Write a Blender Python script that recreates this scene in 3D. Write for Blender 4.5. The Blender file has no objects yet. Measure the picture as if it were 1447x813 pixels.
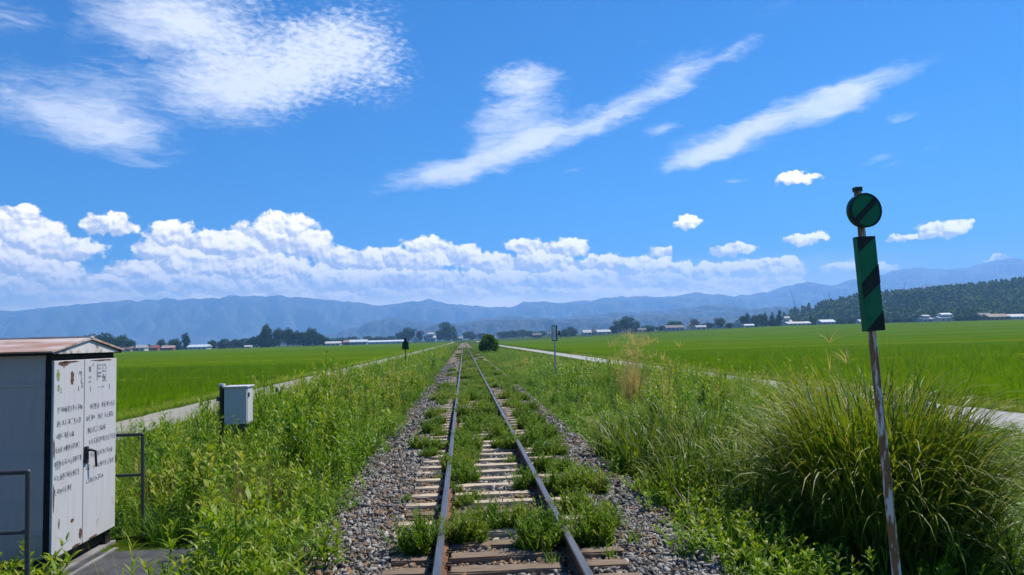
import bpy, bmesh, math, random
import numpy as np
from mathutils import Vector, Matrix
rng = np.random.default_rng(7)
random.seed(7)
PI = math.pi
scene = bpy.context.scene
COL = scene.collection

# ------------------------------------------------------------------ camera
F, CX, CY = 1045.0, 723.5, 406.5
YAW, PITCH, ROLL = math.radians(3.846), math.radians(3.979), math.radians(1.5)
CAM = np.array([-0.325, 0.0, 1.75])
_f = np.array([math.sin(YAW)*math.cos(PITCH), math.cos(YAW)*math.cos(PITCH), math.sin(PITCH)])
_r = np.array([math.cos(YAW), -math.sin(YAW), 0.0])
_u = np.cross(_r, _f)
RGT = _r*math.cos(ROLL) - _u*math.sin(ROLL)
UPV = _u*math.cos(ROLL) + _r*math.sin(ROLL)
def ray(px, py):
    d = _f + RGT*(px-CX)/F - UPV*(py-CY)/F
    return d/np.linalg.norm(d)
def at(px, py, y):
    """world point seen at photo pixel (px,py) at world depth y"""
    d = ray(px, py); return CAM + d*(y/d[1])
def on(px, py, z):
    d = ray(px, py); return CAM + d*((z-CAM[2])/d[2])
def azel(px, py):
    d = ray(px, py); return math.atan2(d[0], d[1])*F, math.asin(d[2])*F
camd = bpy.data.cameras.new('camera'); cam = bpy.data.objects.new('camera', camd); COL.objects.link(cam)
camd.sensor_width = 36.0; camd.lens = 36.0*F/1447.0
camd.clip_start = 0.05; camd.clip_end = 60000
M = Matrix(((RGT[0], UPV[0], -_f[0], CAM[0]), (RGT[1], UPV[1], -_f[1], CAM[1]), (RGT[2], UPV[2], -_f[2], CAM[2]), (0, 0, 0, 1)))
cam.matrix_world = M
scene.camera = cam

# ------------------------------------------------------------------ render settings
scene.view_settings.view_transform = 'Standard'; scene.view_settings.look = 'None'
scene.view_settings.gamma = 1; scene.view_settings.exposure = 0.52
scene.render.engine = 'CYCLES'
cy = scene.cycles
cy.max_bounces = 5; cy.diffuse_bounces = 3; cy.glossy_bounces = 2; cy.transmission_bounces = 3
cy.volume_bounces = 3; cy.transparent_max_bounces = 4
cy.caustics_reflective = False; cy.caustics_refractive = False
cy.use_denoising = True
try:
    cy.denoiser = 'OPENIMAGEDENOISE'; cy.denoising_prefilter = 'ACCURATE'
except Exception: pass

# ------------------------------------------------------------------ tagging
def tag(o, label=None, cat=None, group=None, kind=None):
    if label: o['label'] = label
    if cat: o['category'] = cat
    if group: o['group'] = group
    if kind: o['kind'] = kind
    return o
def empty(name, loc=(0, 0, 0), rz=0.0):
    o = bpy.data.objects.new(name, None); COL.objects.link(o)
    o.location = loc; o.rotation_euler = (0, 0, rz); o.empty_display_size = 0.2
    return o
def link(name, me, parent=None, loc=None):
    o = bpy.data.objects.new(name, me); COL.objects.link(o)
    if parent is not None: o.parent = parent
    if loc is not None: o.location = loc
    return o
def copy_tree(o, parent=None):
    c = o.copy(); COL.objects.link(c)
    if parent is not None: c.parent = parent
    for ch in list(o.children): copy_tree(ch, c)
    return c
ORD = ['nearest', 'second', 'third', 'fourth', 'fifth', 'sixth', 'seventh', 'eighth', 'ninth', 'tenth', 'eleventh', 'twelfth',
       'thirteenth', 'fourteenth', 'fifteenth', 'sixteenth', 'seventeenth', 'eighteenth', 'nineteenth', 'twentieth',
       'twenty-first', 'twenty-second', 'twenty-third', 'twenty-fourth', 'twenty-fifth', 'twenty-sixth', 'twenty-seventh',
       'twenty-eighth', 'twenty-ninth', 'thirtieth']

# ------------------------------------------------------------------ material helpers
class NT:
    def __init__(s, tree): s.t = tree
    def n(s, typ, **kw):
        nd = s.t.nodes.new(typ)
        for k, v in kw.items(): setattr(nd, k, v)
        return nd
    def put(s, sock, v):
        if isinstance(v, bpy.types.NodeSocket): s.t.links.new(v, sock)
        elif v is not None: sock.default_value = v
    def math(s, op, a, b=None, c=None, clamp=False):
        nd = s.n('ShaderNodeMath', operation=op, use_clamp=clamp)
        s.put(nd.inputs[0], a)
        if b is not None: s.put(nd.inputs[1], b)
        if c is not None: s.put(nd.inputs[2], c)
        return nd.outputs[0]
    def vm(s, op, a, b=None, c=None):
        nd = s.n('ShaderNodeVectorMath', operation=op)
        s.put(nd.inputs[0], a)
        if b is not None: s.put(nd.inputs[1], b)
        if c is not None: s.put(nd.inputs[2], c)
        return nd.outputs['Value'] if op in ('LENGTH', 'DOT_PRODUCT') else nd.outputs[0]
    def mix(s, fac, a, b, typ='MIX'):
        nd = s.n('ShaderNodeMix', data_type='RGBA', blend_type=typ)
        s.put(nd.inputs[0], fac); s.put(nd.inputs[6], a); s.put(nd.inputs[7], b)
        return nd.outputs[2]
    def fmix(s, fac, a, b):
        nd = s.n('ShaderNodeMix', data_type='FLOAT')
        s.put(nd.inputs[0], fac); s.put(nd.inputs[2], a); s.put(nd.inputs[3], b)
        return nd.outputs[0]
    def noise(s, vec, scale, detail=4, rough=0.55, dist=0.0, out=0):
        nd = s.n('ShaderNodeTexNoise'); s.put(nd.inputs['Vector'], vec)
        nd.inputs['Scale'].default_value = scale; nd.inputs['Detail'].default_value = detail
        nd.inputs['Roughness'].default_value = rough; nd.inputs['Distortion'].default_value = dist
        return nd.outputs[out]
    def sstep(s, v, a, b, lo=0.0, hi=1.0):
        nd = s.n('ShaderNodeMapRange', interpolation_type='SMOOTHSTEP', clamp=True)
        s.put(nd.inputs[0], v); nd.inputs[1].default_value = a; nd.inputs[2].default_value = b
        nd.inputs[3].default_value = lo; nd.inputs[4].default_value = hi
        return nd.outputs[0]
    def ramp(s, fac, stops):
        nd = s.n('ShaderNodeValToRGB'); cr = nd.color_ramp
        while len(cr.elements) < len(stops): cr.elements.new(0.5)
        for e, (p, c) in zip(cr.elements, stops): e.position = p; e.color = (*c, 1)
        s.put(nd.inputs[0], fac); return nd.outputs[0]
    def mapping(s, vec, loc=(0, 0, 0), rot=(0, 0, 0), scale=(1, 1, 1), typ='POINT'):
        nd = s.n('ShaderNodeMapping', vector_type=typ); s.put(nd.inputs[0], vec)
        nd.inputs[1].default_value = loc; nd.inputs[2].default_value = rot; nd.inputs[3].default_value = scale
        return nd.outputs[0]
    def bump(s, h, strength=0.4, dist=0.02):
        nd = s.n('ShaderNodeBump'); s.put(nd.inputs['Height'], h)
        nd.inputs['Strength'].default_value = strength; nd.inputs['Distance'].default_value = dist
        return nd.outputs[0]
def newmat(name):
    m = bpy.data.materials.new(name); m.use_nodes = True
    t = m.node_tree; b = t.nodes['Principled BSDF']
    return m, NT(t), b
def rgba(c): return (c[0], c[1], c[2], 1.0)
def lin(r, g, b):
    f = lambda v: (v/255/12.92) if v/255 <= 0.04045 else ((v/255+0.055)/1.055)**2.4
    return (f(r), f(g), f(b))
def simple(name, c1, c2=None, scale=8.0, rough=0.7, metal=0.0, bump=0.0, coord='Object', detail=5, stretch=(1, 1, 1), lo=0.35, hi=0.65, spec=0.18):
    m, N, b = newmat(name)
    tc = N.n('ShaderNodeTexCoord').outputs[coord]
    v = N.mapping(tc, scale=stretch)
    n = N.noise(v, scale, detail)
    col = N.mix(N.sstep(n, lo, hi), rgba(c1), rgba(c2 or c1))
    N.put(b.inputs['Base Color'], col)
    b.inputs['Roughness'].default_value = rough; b.inputs['Metallic'].default_value = metal
    b.inputs['Specular IOR Level'].default_value = spec
    if bump: N.put(b.inputs['Normal'], N.bump(N.noise(v, scale*3, 6), bump, 0.01))
    return m
def foliage(name, stops, trans=0.4, rough=0.45, spec=0.35, attr='tint', tgain=1.6, ovar=0.0):
    m, N, b = newmat(name)
    a = N.n('ShaderNodeAttribute', attribute_name=attr).outputs['Fac']
    if ovar: a = N.math('MULTIPLY_ADD', N.math('SUBTRACT', N.n('ShaderNodeObjectInfo').outputs['Random'], .5), ovar, a)
    col = N.ramp(a, stops)
    N.put(b.inputs['Base Color'], col)
    b.inputs['Roughness'].default_value = rough; b.inputs['Specular IOR Level'].default_value = spec
    tr = N.n('ShaderNodeBsdfTranslucent')
    tcol = N.mix(1.0, col, rgba((tgain*1.0, tgain*1.0, tgain*0.45)), 'MULTIPLY')
    N.put(tr.inputs[0], tcol)
    mx = N.n('ShaderNodeMixShader'); mx.inputs[0].default_value = trans
    out = m.node_tree.nodes['Material Output']
    N.t.links.new(b.outputs[0], mx.inputs[1]); N.t.links.new(tr.outputs[0], mx.inputs[2]); N.t.links.new(mx.outputs[0], out.inputs[0])
    return m

# ------------------------------------------------------------------ mesh helpers
def np_mesh(name, V, Fc, mat, tint=None, smooth=False):
    V = np.asarray(V, dtype=np.float32).reshape(-1, 3); Fc = np.asarray(Fc, dtype=np.int32)
    k = Fc.shape[1]; me = bpy.data.meshes.new(name)
    me.vertices.add(len(V)); me.vertices.foreach_set('co', V.ravel())
    me.loops.add(Fc.size); me.loops.foreach_set('vertex_index', Fc.ravel())
    me.polygons.add(len(Fc)); me.polygons.foreach_set('loop_start', np.arange(len(Fc), dtype=np.int32)*k)
    if smooth: me.polygons.foreach_set('use_smooth', np.ones(len(Fc), dtype=bool))
    if tint is not None:
        at_ = me.attributes.new('tint', 'FLOAT', 'POINT'); at_.data.foreach_set('value', np.asarray(tint, dtype=np.float32).ravel())
    me.update(calc_edges=True)
    for mm in (mat if isinstance(mat, (list, tuple)) else [mat]): me.materials.append(mm)
    return me
class MB:
    """collects boxes, tubes and prisms and builds ONE mesh"""
    def __init__(s): s.bm = bmesh.new(); s.mi = 0
    def _fin(s, vs):
        for v in vs:
            for f in v.link_faces: f.material_index = s.mi
    def box(s, c, size, rot=None, bevel=0.0):
        r = bmesh.ops.create_cube(s.bm, size=1.0); vs = r['verts']
        bmesh.ops.scale(s.bm, vec=size, verts=vs)
        if bevel:
            es = list({e for v in vs for e in v.link_edges})
            g = bmesh.ops.bevel(s.bm, geom=es, offset=bevel, segments=2, affect='EDGES', profile=0.5)
            vs = list({v for f in g['faces'] for v in f.verts} | {v for v in vs if v.is_valid})
        if rot is not None: bmesh.ops.rotate(s.bm, cent=(0, 0, 0), matrix=rot, verts=vs)
        bmesh.ops.translate(s.bm, vec=c, verts=vs); s._fin(vs); return s
    def tube(s, p, q, r, r2=None, n=12, caps=True):
        p = Vector(p); q = Vector(q); d = q-p
        g = bmesh.ops.create_cone(s.bm, cap_ends=caps, segments=n, radius1=r, radius2=(r if r2 is None else r2), depth=d.length)
        vs = g['verts']; rot = d.to_track_quat('Z', 'Y').to_matrix()
        bmesh.ops.rotate(s.bm, cent=(0, 0, 0), matrix=rot, verts=vs)
        bmesh.ops.translate(s.bm, vec=(p+q)/2, verts=vs); s._fin(vs); return s
    def prism(s, pts, ext):
        """polygon (3d points) extruded by vector ext"""
        vs = [s.bm.verts.new(p) for p in pts]; f = s.bm.faces.new(vs)
        r = bmesh.ops.extrude_face_region(s.bm, geom=[f]); nv = [e for e in r['geom'] if isinstance(e, bmesh.types.BMVert)]
        bmesh.ops.translate(s.bm, vec=ext, verts=nv); s._fin(vs+nv); return s
    def ball(s, c, r, sub=2, sc=(1, 1, 1)):
        g = bmesh.ops.create_icosphere(s.bm, subdivisions=sub, radius=r); vs = g['verts']
        bmesh.ops.scale(s.bm, vec=sc, verts=vs); bmesh.ops.translate(s.bm, vec=c, verts=vs); s._fin(vs); return s
    def build(s, name, mats, parent=None, loc=None, smooth=False):
        bmesh.ops.recalc_face_normals(s.bm, faces=s.bm.faces[:])
        me = bpy.data.meshes.new(name); s.bm.to_mesh(me); s.bm.free()
        for m in (mats if isinstance(mats, (list, tuple)) else [mats]): me.materials.append(m)
        if smooth:
            for p in me.polygons: p.use_smooth = True
        return link(name, me, parent, loc)
def ss(a, b, x):
    t = np.clip((np.asarray(x, float)-a)/(b-a), 0, 1); return t*t*(3-2*t)
_ph = rng.uniform(0, 6.28, (40,)); _dir = rng.uniform(0, 6.28, (40,))
def pn(x, y, s, k=0):
    """cheap smooth pseudo noise in 0..1"""
    o = 0
    for i in range(5):
        j = (i+k*5) % 40; a = _dir[j]; fr = s*(1+0.45*i)
        o = o + np.sin((x*np.cos(a)+y*np.sin(a))*fr + _ph[j] + 1.7*np.sin((x*np.sin(a)-y*np.cos(a))*fr*0.6+_ph[(j+7) % 40]))/(1+0.3*i)
    return np.clip(0.5+o*0.19, 0, 1)

# ------------------------------------------------------------------ terrain
def gz(x, y):
    x = np.asarray(x, float); y = np.asarray(y, float)
    L = np.interp(-x, [0, 1.75, 2.4, 4, 9, 10.2, 13.4, 14.2, 60], [-.27, -.30, -.42, -.62, -.88, -.95, -.95, -1.08, -1.1])
    L2 = np.interp(-x, [0, 1.75, 6, 7.5, 10.2, 13.4, 14.2, 60], [-.27, -.29, -.29, -.8, -.95, -.95, -1.08, -1.1])
    t = ss(8.0, 10.5, y); L = L*t + L2*(1-t)
    Rr = np.interp(x, [0, 1.75, 2.6, 4, 8, 13.2, 17.0, 17.8, 60], [-.27, -.30, -.50, -.74, -.92, -.95, -.95, -1.08, -1.1])
    z = np.where(x < 0, L, Rr)
    z = z + 8.0*ss(80, 700, y)*ss(0, 330, x) + 3.2*ss(450, 1500, y)*ss(-500, 0, x)
    w = ss(1.8, 3, np.abs(x))*(1-ss(9.5, 10.2, np.abs(x)))
    z = z + w*0.10*(pn(x, y, 0.9, 1)-0.5)
    return z
def axis(lims):
    a = []
    for lo, hi, st in lims: a += list(np.arange(lo, hi, st))
    a.append(lims[-1][1]); return np.array(a)
def grid_mesh(xs, ys, zf, mat, name, smooth=True):
    X, Y = np.meshgrid(xs, ys); Z = zf(X, Y); V = np.stack([X, Y, Z], -1).reshape(-1, 3)
    nx, ny = len(xs), len(ys)
    i = (np.arange(ny-1)[:, None]*nx + np.arange(nx-1)[None, :]).ravel()
    Fc = np.stack([i, i+1, i+nx+1, i+nx], -1)
    return np_mesh(name, V, Fc, mat, smooth=smooth)
half = [(0, 6, .25), (6, 20, .5), (20, 60, 4), (60, 400, 20), (400, 1200, 100), (1200, 8800, 950)]
xp = axis(half); xs = np.concatenate([-xp[:0:-1], xp])
ys = axis([(-60, 0, 6), (0, 30, .5), (30, 100, 3), (100, 800, 20), (800, 2000, 100), (2000, 11000, 1000)])

# ground material
m_ground, N, b = newmat('soil and grass ground')
pos = N.n('ShaderNodeNewGeometry').outputs['Position']
n1 = N.noise(pos, 0.9, 6); n2 = N.noise(pos, 7, 5)
c = N.mix(N.sstep(n1, .35, .65), rgba((.030, .055, .005)), rgba((.06, .10, .008)))
c = N.mix(N.sstep(n2, .5, .75), c, rgba((.075, .065, .022)))
N.put(b.inputs['Base Color'], c); b.inputs['Roughness'].default_value = .95; b.inputs['Specular IOR Level'].default_value = .0
N.put(b.inputs['Normal'], N.bump(n2, .6, .05))
g = link('ground', grid_mesh(xs, ys, gz, m_ground, 'ground'))
tag(g, 'grassy green ground running flat out to the foot of the mountains', 'ground', kind='structure')

# concrete farm path on the left, gravel road on the right
def strip(x0, x1, y0, y1, dz, n=5, wob=0.06):
    ysx = axis([(y0, 40, .5), (40, 150, 2), (150, y1, 15)]); u = np.linspace(0, 1, n)
    U, Y = np.meshgrid(u, ysx)
    e0 = x0 + wob*np.sin(Y*1.3)+wob*.7*np.sin(Y*3.1+1); e1 = x1 + wob*np.sin(Y*1.1+2)+wob*.7*np.sin(Y*2.7)
    X = e0+(e1-e0)*U; Z = gz(X, Y)+dz
    V = np.stack([X, Y, Z], -1).reshape(-1, 3); nx = n; ny = len(ysx)
    i = (np.arange(ny-1)[:, None]*nx + np.arange(nx-1)[None, :]).ravel()
    return V, np.stack([i, i+1, i+nx+1, i+nx], -1)
def roadmat(name, c1, c2, c3):
    m, N, b = newmat(name)
    pos = N.n('ShaderNodeNewGeometry').outputs['Position']
    n1 = N.noise(pos, 1.1, 6); n2 = N.noise(pos, 22, 4); n3 = N.noise(N.mapping(pos, scale=(1, .08, 1)), 2.2, 4)
    c = N.mix(N.sstep(n1, .35, .7), rgba(c1), rgba(c2)); c = N.mix(N.sstep(n2, .4, .75, 0, .6), c, rgba(c3))
    c = N.mix(N.sstep(n3, .6, .75, 0, .6), c, rgba((.12, .12, .05)))
    N.put(b.inputs['Base Color'], c); b.inputs['Roughness'].default_value = .9; b.inputs['Specular IOR Level'].default_value = .05
    N.put(b.inputs['Normal'], N.bump(n2, .5, .02)); return m
V, Fc = strip(-13.2, -10.6, -30, 900, .012)
o = link('farm_path', np_mesh('farm_path', V, Fc, roadmat('pale concrete', (.31, .295, .25), (.24, .225, .19), (.19, .175, .14))))
tag(o, 'pale concrete farm path running along the left rice field', 'path', kind='structure')
V, Fc = strip(13.9, 16.6, -30, 900, .012, wob=.15)
o = link('gravel_road', np_mesh('gravel_road', V, Fc, roadmat('light gravel', (.40, .39, .37), (.30, .29, .27), (.20, .19, .18))))
tag(o, 'light grey gravel road running along the right rice field', 'road', kind='structure')

# ballast bed sheet
def bz(x, y):
    a = np.abs(x); z = np.interp(a, [0, 1.15, 1.95, 2.15], [-.205, -.20, -.29, -.40])
    return z+.035*(pn(x, y, 5.5, 2)-.5)+.02*(pn(x, y, 17, 3)-.5)
m_bed, N, b = newmat('ballast bed')
pos = N.n('ShaderNodeNewGeometry').outputs['Position']
vo = N.n('ShaderNodeTexVoronoi'); N.put(vo.inputs['Vector'], pos); vo.inputs['Scale'].default_value = 20
sx = N.n('ShaderNodeSeparateXYZ'); N.put(sx.inputs[0], vo.outputs['Color'])
c = N.ramp(sx.outputs[0], [(0, (.03, .026, .022)), (.35, (.11, .09, .07)), (.7, (.24, .195, .15)), (1, (.42, .36, .30))])
c = N.mix(N.sstep(N.noise(pos, .8, 5), .42, .68, 0, .6), c, rgba((.20, .125, .075)))
N.put(b.inputs['Base Color'], c); b.inputs['Roughness'].default_value = .9; b.inputs['Specular IOR Level'].default_value = .05
N.put(b.inputs['Normal'], N.bump(vo.outputs['Distance'], 1.0, .03))
o = link('ballast_bed', grid_mesh(axis([(-2.15, 2.16, .1075)]), axis([(-6, 30, .12), (30, 120, 1), (120, 900, 20)]), bz, m_bed, 'ballast_bed'))
tag(o, 'grey brown stone ballast bed under the railway track', 'track bed', kind='structure')

# ------------------------------------------------------------------ rails and sleepers
m_rail_top = simple('polished rail steel', (.31, .265, .23), (.19, .16, .14), 3, .40, 1.0, stretch=(8, .4, 8))
m_rust = simple('rusty rail side', (.10, .05, .028), (.19, .09, .045), 14, .85, .1, .3)
prof = [(-.064, 0), (.064, 0), (.064, .012), (.012, .032), (.009, .10), (.031, .112), (.0325, .146), (.026, .153), (-.026, .153), (-.0325, .146), (-.031, .112), (-.009, .10), (-.012, .032), (-.064, .012)]
RZ = -.153
def rail(x0, label, joint):
    root = empty('rail', (x0, 0, RZ)); tag(root, label, 'rail', 'the two rails of the track')
    segs = [(-8.0, joint-.006), (joint+.006, joint+24), (joint+24.012, 900)]
    for a, bb in segs:
        V = []; 
        for yy in (a, bb): V += [(p[0], yy, p[1]) for p in prof]
        n = len(prof); Fs = [(i, (i+1) % n, n+(i+1) % n, n+i) for i in range(n)]
        me = bpy.data.meshes.new('rail_bar'); me.from_pydata(V, [], Fs+[tuple(range(n))[::-1], tuple(range(n, 2*n))])
        me.materials.append(m_rust); me.materials.append(m_rail_top)
        for i, p in enumerate(me.polygons):
            if i in (7, 8): p.material_index = 1
            if i == 6 : p.material_index = 1
        link('rail_bar', me, root)
    for sgn in (-1, 1):
        mb = MB(); mb.box((sgn*.021, joint, .067), (.018, .46, .07), bevel=.004)
        for k in (-.17, -.06, .06, .17): mb.tube((sgn*.026, joint+k, .067), (sgn*.052, joint+k, .067), .014, n=6)
        mb.build('fishplate', m_rust, root)
    return root
rail(-.5665, 'left steel rail, shiny on top, running straight to the horizon', 12.3)
rail(.5665, 'right steel rail with a joint beside the near weeds', 7.55)

m_sleeper, N, b = newmat('weathered sleeper wood')
tc = N.n('ShaderNodeTexCoord').outputs['Object']; spc = N.n('ShaderNodeSeparateColor'); N.put(spc.inputs[0], N.n('ShaderNodeObjectInfo').outputs['Color']); rnd = spc.outputs[0]
grain = N.noise(N.mapping(tc, scale=(2.2, 30, 30)), 3, 6); blot = N.noise(N.vm('ADD', tc, N.n('ShaderNodeCombineXYZ').outputs[0]), 2.5, 4)
pale = N.mix(N.sstep(grain, .3, .7), rgba((.56, .465, .35)), rgba((.36, .285, .20)))
dark = N.mix(N.sstep(grain, .3, .7), rgba((.25, .19, .135)), rgba((.135, .098, .068)))
c = N.mix(N.sstep(rnd, .30, .62), dark, pale)
c = N.mix(N.sstep(blot, .55, .7, 0, .75), c, rgba((.11, .08, .055)))
N.put(b.inputs['Base Color'], c); b.inputs['Roughness'].default_value = .85; b.inputs['Specular IOR Level'].default_value = .08
N.put(b.inputs['Normal'], N.bump(grain, .5, .01))
m_plate = simple('dark rusted iron', (.035, .025, .02), (.08, .045, .03), 20, .8, .3)
def sleeper_mesh(k):
    bm = bmesh.new(); r = bmesh.ops.create_cube(bm, size=1)
    bmesh.ops.scale(bm, vec=(2.06, .175, .14), verts=r['verts'])
    bmesh.ops.subdivide_edges(bm, edges=[e for e in bm.edges if abs(e.verts[0].co.x-e.verts[1].co.x) > 1], cuts=14)
    bmesh.ops.bevel(bm, geom=[e for e in bm.edges if abs(e.verts[0].co.x-e.verts[1].co.x) > .05 and abs(e.verts[0].co.y) > .08 and abs(e.verts[0].co.z) > .06], offset=.012, segments=2, affect='EDGES')
    rr = random.Random(k)
    cr = rr.uniform(-.006, .006)
    for v in bm.verts:
        v.co.z += cr*math.cos(v.co.x*2.2)+rr.uniform(-.004, .003); v.co.y += rr.uniform(-.005, .005)
    me = bpy.data.meshes.new('sleeper'); bm.to_mesh(me); bm.free(); me.materials.append(m_sleeper); return me
sl_me = [sleeper_mesh(k) for k in range(5)]
mbp = MB(); mbp.box((0, 0, .006), (.20, .13, .012))
for sx_ in (-1, 1):
    for sy_ in (-1, 1): mbp.tube((sx_*.082, sy_*.035, .01), (sx_*.082, sy_*.035, .045), .012, n=8).box((sx_*.075, sy_*.035, .048), (.045, .03, .014))
_tp = mbp.build('tie_plate', m_plate); plate_me = _tp.data; bpy.data.objects.remove(_tp)
sy0 = [5.60, 5.98, 6.35, 6.74, 7.13, 7.55, 7.98, 8.42, 8.90, 9.40]
while sy0[-1] < 74: sy0.append(sy0[-1]+.53+random.uniform(-.03, .03))
SLP = np.array([4.6, 5.12]+sy0)
for i, yy in enumerate(SLP):
    sl = link('sleeper', sl_me[i % 5]); sl.location = (random.uniform(-.03, .03), yy, -.2255-.001); sl.rotation_euler = (random.uniform(-.01, .01), 0, random.uniform(-.012, .012))
    v_ = {2: .95, 3: .15, 4: .3, 5: .2, 6: .25, 7: .75, 8: .85, 9: .3, 10: .9}.get(i, random.uniform(.55, 1) if yy < 22 else random.uniform(.2, 1)); sl.color = (v_, v_, v_, 1)
    if i < 2: lab = 'wooden sleeper just below the bottom edge of the photo, %s' % ('closest to the camera' if i == 0 else 'second from the camera')
    elif i == 2: lab = 'cream wooden sleeper cut by the bottom edge, nearest one in view'
    elif i < 32: lab = 'weathered wooden sleeper, %s in view counting up from the bottom edge' % ORD[i-2]
    else: lab = 'weathered wooden sleeper far up the track half buried among weeds'
    tag(sl, lab, 'sleeper', 'wooden sleepers under the rails' if i < 32 else 'far sleepers half buried among weeds')
    if yy < 30:
        for s in (-1, 1):
            p = link('tie_plate', plate_me, sl); p.location = (s*.5665-sl.location.x, 0, .0605); 

# ------------------------------------------------------------------ ballast stones (uncountable)
def ico():
    bm = bmesh.new(); bmesh.ops.create_icosphere(bm, subdivisions=1, radius=1); bm.verts.ensure_lookup_table()
    V = np.array([v.co[:] for v in bm.verts]); Fc = np.array([[v.index for v in f.verts] for f in bm.faces]); bm.free(); return V, Fc
IV, IF = ico()
def rotm(n):
    q = rng.normal(size=(n, 4)); q /= np.linalg.norm(q, axis=1)[:, None]; w, x, y, z = q.T
    return np.stack([np.stack([1-2*(y*y+z*z), 2*(x*y-z*w), 2*(x*z+y*w)], -1), np.stack([2*(x*y+z*w), 1-2*(x*x+z*z), 2*(y*z-x*w)], -1), np.stack([2*(x*z-y*w), 2*(y*z+x*w), 1-2*(x*x+y*y)], -1)], 1)
stone_protos = []
for k in range(24):
    v = IV.copy()
    for _ in range(5):     # cut planes give broken stone facets
        d = rng.normal(size=3); d /= np.linalg.norm(d); h = v@d; lim = rng.uniform(.45, .8); v -= np.outer(np.maximum(h-lim, 0), d)
    v *= np.array([rng.uniform(1.1, 1.9), rng.uniform(.7, 1.1), rng.uniform(.45, .8)]); v += rng.normal(0, .06, v.shape); stone_protos.append(v)
stone_protos = np.array(stone_protos)
def stones(n, y0, y1, smin, smax):
    x = rng.uniform(-2.05, 2.05, n); y = rng.uniform(y0, y1, n); a = np.abs(x)
    dy = np.min(np.abs(y[:, None]-SLP[None, :]), axis=1)
    keep = ~((a < 1.02) & (dy < .10) & (rng.random(n) < .97)) & ~(np.abs(a-.5665) < .085)
    x, y = x[keep], y[keep]; n = len(x)
    s = rng.uniform(smin, smax, n)*(1+.5*(rng.random(n) < .1)); k = rng.integers(0, len(stone_protos), n)
    inner = np.abs(x) < 1.0
    z = bz(x, y)+s*rng.uniform(.0, .55, n)-np.where(inner, .01, -.005)
    V = np.einsum('nij,nvj->nvi', rotm(n), stone_protos[k])*s[:, None, None]
    V[:, :, 2] *= .85
    V += np.stack([x, y, z], -1)[:, None, :]
    t = np.clip(rng.normal(.45, .2, n), 0, .8)
    brown = (pn(x, y, 1.1, 4) > .45) & (rng.random(n) < np.where(inner, .6, .18)); t = np.where(brown, rng.uniform(.85, 1, n), t)
    Fc = IF[None]+(np.arange(n)*len(IV))[:, None, None]
    return V.reshape(-1, 3), Fc.reshape(-1, 3), np.repeat(t, len(IV))
m_stone, N, b = newmat('ballast stone')
a_ = N.n('ShaderNodeAttribute', attribute_name='tint').outputs['Fac']
c = N.ramp(a_, [(0, (.04, .034, .027)), (.3, (.122, .112, .098)), (.55, (.260, .240, .208)), (.8, (.47, .445, .395)), (.86, (.17, .10, .055)), (1, (.36, .22, .115))])
c = N.mix(N.sstep(N.noise(N.n('ShaderNodeNewGeometry').outputs['Position'], 60, 3), .35, .7, 0, .35), c, rgba((.09, .08, .07)))
N.put(b.inputs['Base Color'], c); b.inputs['Roughness'].default_value = .85; b.inputs['Specular IOR Level'].default_value = .08
VV, FF, TT, off = [], [], [], 0
for args in ((46000, 4.4, 14, .014, .033), (19000, 14, 28, .020, .040), (12000, 28, 65, .028, .055)):
    V, Fc, T = stones(*args); VV.append(V); FF.append(Fc+off); TT.append(T); off += len(V)
o = link('ballast_stones', np_mesh('ballast_stones', np.concatenate(VV), np.concatenate(FF), m_stone, np.concatenate(TT)))
tag(o, 'loose grey and brown crushed stones along and between the rails', 'gravel', kind='stuff')

# ------------------------------------------------------------------ plant kit
def blades(base, az, tilt, curl, length, width, nseg=4, tint=0.3, tipt=0.0, prof='grass', droop=1.0):
    """bent ribbons: base (n,3); az heading; tilt from vertical at the base; curl added towards the tip"""
    n = len(base); az = np.broadcast_to(az, n); tilt = np.broadcast_to(tilt, n); curl = np.broadcast_to(curl, n)
    length = np.broadcast_to(length, n); width = np.broadcast_to(width, n); tint = np.broadcast_to(tint, n)
    t = np.linspace(0, 1, nseg+1)
    th = tilt[:, None]+curl[:, None]*t[None]**droop
    mid = (th[:, 1:]+th[:, :-1])/2; ds = (length/nseg)[:, None]
    r = np.concatenate([np.zeros((n, 1)), np.cumsum(np.sin(mid)*ds, 1)], 1); h = np.concatenate([np.zeros((n, 1)), np.cumsum(np.cos(mid)*ds, 1)], 1)
    P = base[:, None, :]+np.stack([r*np.sin(az)[:, None], r*np.cos(az)[:, None], h], -1)
    if prof == 'grass': w = np.clip(1-t**2.2, .04, 1)*np.clip(.55+t*2.5, 0, 1)
    else: w = np.clip(np.sin(PI*np.clip(t, 0, 1)**.75), .08, 1)
    ro = rng.uniform(-.5, .5, n)
    sd = np.stack([np.cos(az)*np.cos(ro), -np.sin(az)*np.cos(ro), np.sin(ro)], -1)
    off = sd[:, None, :]*(w[None, :]*width[:, None]*.5)[..., None]
    V = np.stack([P-off, P+off], 2).reshape(n, -1, 3); m = 2*(nseg+1)
    i = np.arange(nseg)*2; q = np.stack([i, i+1, i+3, i+2], -1)
    Fc = (q[None]+(np.arange(n)*m)[:, None, None]).reshape(-1, 4)
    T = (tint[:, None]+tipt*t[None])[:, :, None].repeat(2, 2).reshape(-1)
    return V.reshape(-1, 3), Fc, T
def join(parts):
    VV, FF, TT, off = [], [], [], 0
    for V, Fc, T in parts: VV.append(V); FF.append(Fc+off); TT.append(T); off += len(V)
    return np.concatenate(VV), np.concatenate(FF), np.concatenate(TT)
def U(a, b, n): return rng.uniform(a, b, n)
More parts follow.
